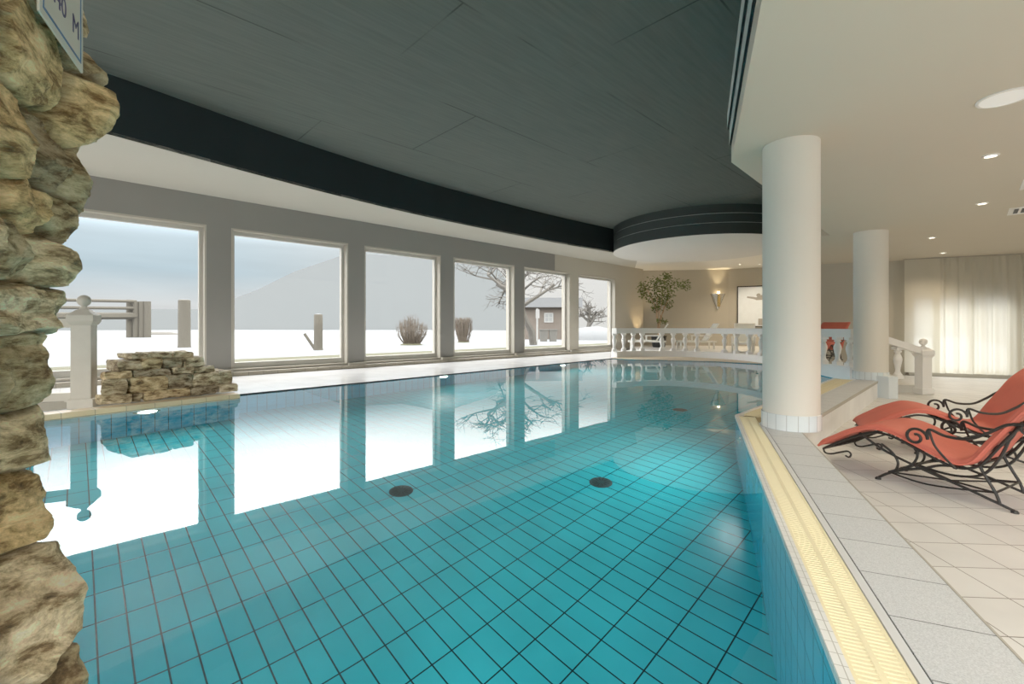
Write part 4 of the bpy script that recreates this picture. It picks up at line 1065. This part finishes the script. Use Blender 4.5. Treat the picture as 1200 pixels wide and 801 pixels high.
# ================================================================= LIGHT
W=bpy.data.worlds.new('winter_sky'); SC.world=W; W.use_nodes=True; nt=W.node_tree; N=nt.nodes; L=nt.links; N.clear()
out=N.new('ShaderNodeOutputWorld'); bg=N.new('ShaderNodeBackground'); L.new(bg.outputs[0],out.inputs[0])
tc=N.new('ShaderNodeTexCoord'); sep=N.new('ShaderNodeSeparateXYZ'); L.new(tc.outputs['Generated'],sep.inputs[0])
cr=N.new('ShaderNodeValToRGB'); e=cr.color_ramp.elements
e[0].position=0; e[0].color=(.80,.82,.80,1); e[1].position=1; e[1].color=(1,1,1,1)
for p,c in ((.04,(.80,.84,.84,1)),(.10,(.56,.73,.82,1)),(.17,(.66,.82,.90,1)),(.21,(1,1,1,1))):
    q=e.new(p); q.color=c
L.new(sep.outputs['Z'],cr.inputs[0])
# brightness rises steeply above the fog bank
mr=N.new('ShaderNodeMapRange'); mr.interpolation_type='SMOOTHSTEP'; mr.inputs[1].default_value=.15; mr.inputs[2].default_value=.32; mr.inputs[3].default_value=1.08; mr.inputs[4].default_value=13.0
L.new(sep.outputs['Z'],mr.inputs[0])
nz=N.new('ShaderNodeTexNoise'); nz.inputs['Scale'].default_value=2.2; nz.inputs['Detail'].default_value=5
mp=N.new('ShaderNodeMapping'); mp.inputs['Scale'].default_value=(1,1,7); L.new(tc.outputs['Generated'],mp.inputs[0]); L.new(mp.outputs[0],nz.inputs[0])
mr2=N.new('ShaderNodeMapRange'); mr2.inputs[1].default_value=.3; mr2.inputs[2].default_value=.7; mr2.inputs[3].default_value=.86; mr2.inputs[4].default_value=1.14; L.new(nz.outputs['Fac'],mr2.inputs[0])
mu=N.new('ShaderNodeMath'); mu.operation='MULTIPLY'; L.new(mr.outputs[0],mu.inputs[0]); L.new(mr2.outputs[0],mu.inputs[1])
# whiter towards the far (right) windows
mr3=N.new('ShaderNodeMapRange'); mr3.inputs[1].default_value=-.55; mr3.inputs[2].default_value=-.05; L.new(sep.outputs['X'],mr3.inputs[0])
mxw=N.new('ShaderNodeMix'); mxw.data_type='RGBA'; mxw.inputs[7].default_value=(.90,.90,.86,1); L.new(mr3.outputs[0],mxw.inputs[0]); L.new(cr.outputs[0],mxw.inputs[6])
L.new(mxw.outputs[2],bg.inputs[0]); L.new(mu.outputs[0],bg.inputs[1])

# fill downlights added out of view along the low ceiling to brighten the hall
for (x,y,lab) in ((3.2,2.2,'added recessed fill downlight in the low ceiling over the grey curb'),(5.6,3.2,'added recessed fill downlight in the low ceiling over the loungers'),(2.2,-.6,'added recessed fill downlight in the low ceiling behind the camera'),(9.9,7.4,'added recessed fill downlight in the low ceiling in front of the curtain, outside the frame'),(8.2,4.6,'added recessed fill downlight in the low ceiling beyond the right frame edge')):
    downlight(x,y,ZL,lab,en=80)
for (x,y,lab) in ((8.0,12.75,'added recessed fill downlight over the platform just behind the nearest column'),(8.5,14.1,'added recessed fill downlight over the platform farther behind the nearest column'),(9.4,15.6,'added recessed fill downlight over the platform close to the back wall')):  # unseen fill downlights added behind the near column to brighten the back
    downlight(x,y,ZS,lab,en=170)
# sconce beam, plant uplight
c,a=back_pt(841,.18); spot((c.x,c.y,2.3),40,R(60),(1,.75,.42),.5,(PI,0,0),.02)
spot((5.2,17.6,.45),60,R(80),(1,.70,.36),.7,(R(165),0,R(20)),.05)

# ================================================================= CAMERA
cam=bpy.data.cameras.new('camera'); co=bpy.data.objects.new('camera',cam); COL.objects.link(co)
co.location=(0,0,H); co.rotation_euler=(PI/2,0,0); cam.sensor_width=36; cam.lens=FPX/1200*36; cam.shift_y=-(400.5-HZ)/1200; cam.clip_start=.02; cam.clip_end=600
SC.camera=co
SC.view_settings.view_transform='Standard'; SC.view_settings.look='None'; SC.view_settings.exposure=-.3; SC.view_settings.gamma=1.25
SC.cycles.use_denoising=True; SC.cycles.max_bounces=10; SC.cycles.transparent_max_bounces=12; SC.cycles.sample_clamp_indirect=6; SC.cycles.caustics_refractive=True; SC.cycles.caustics_reflective=True; SC.cycles.blur_glossy=.5
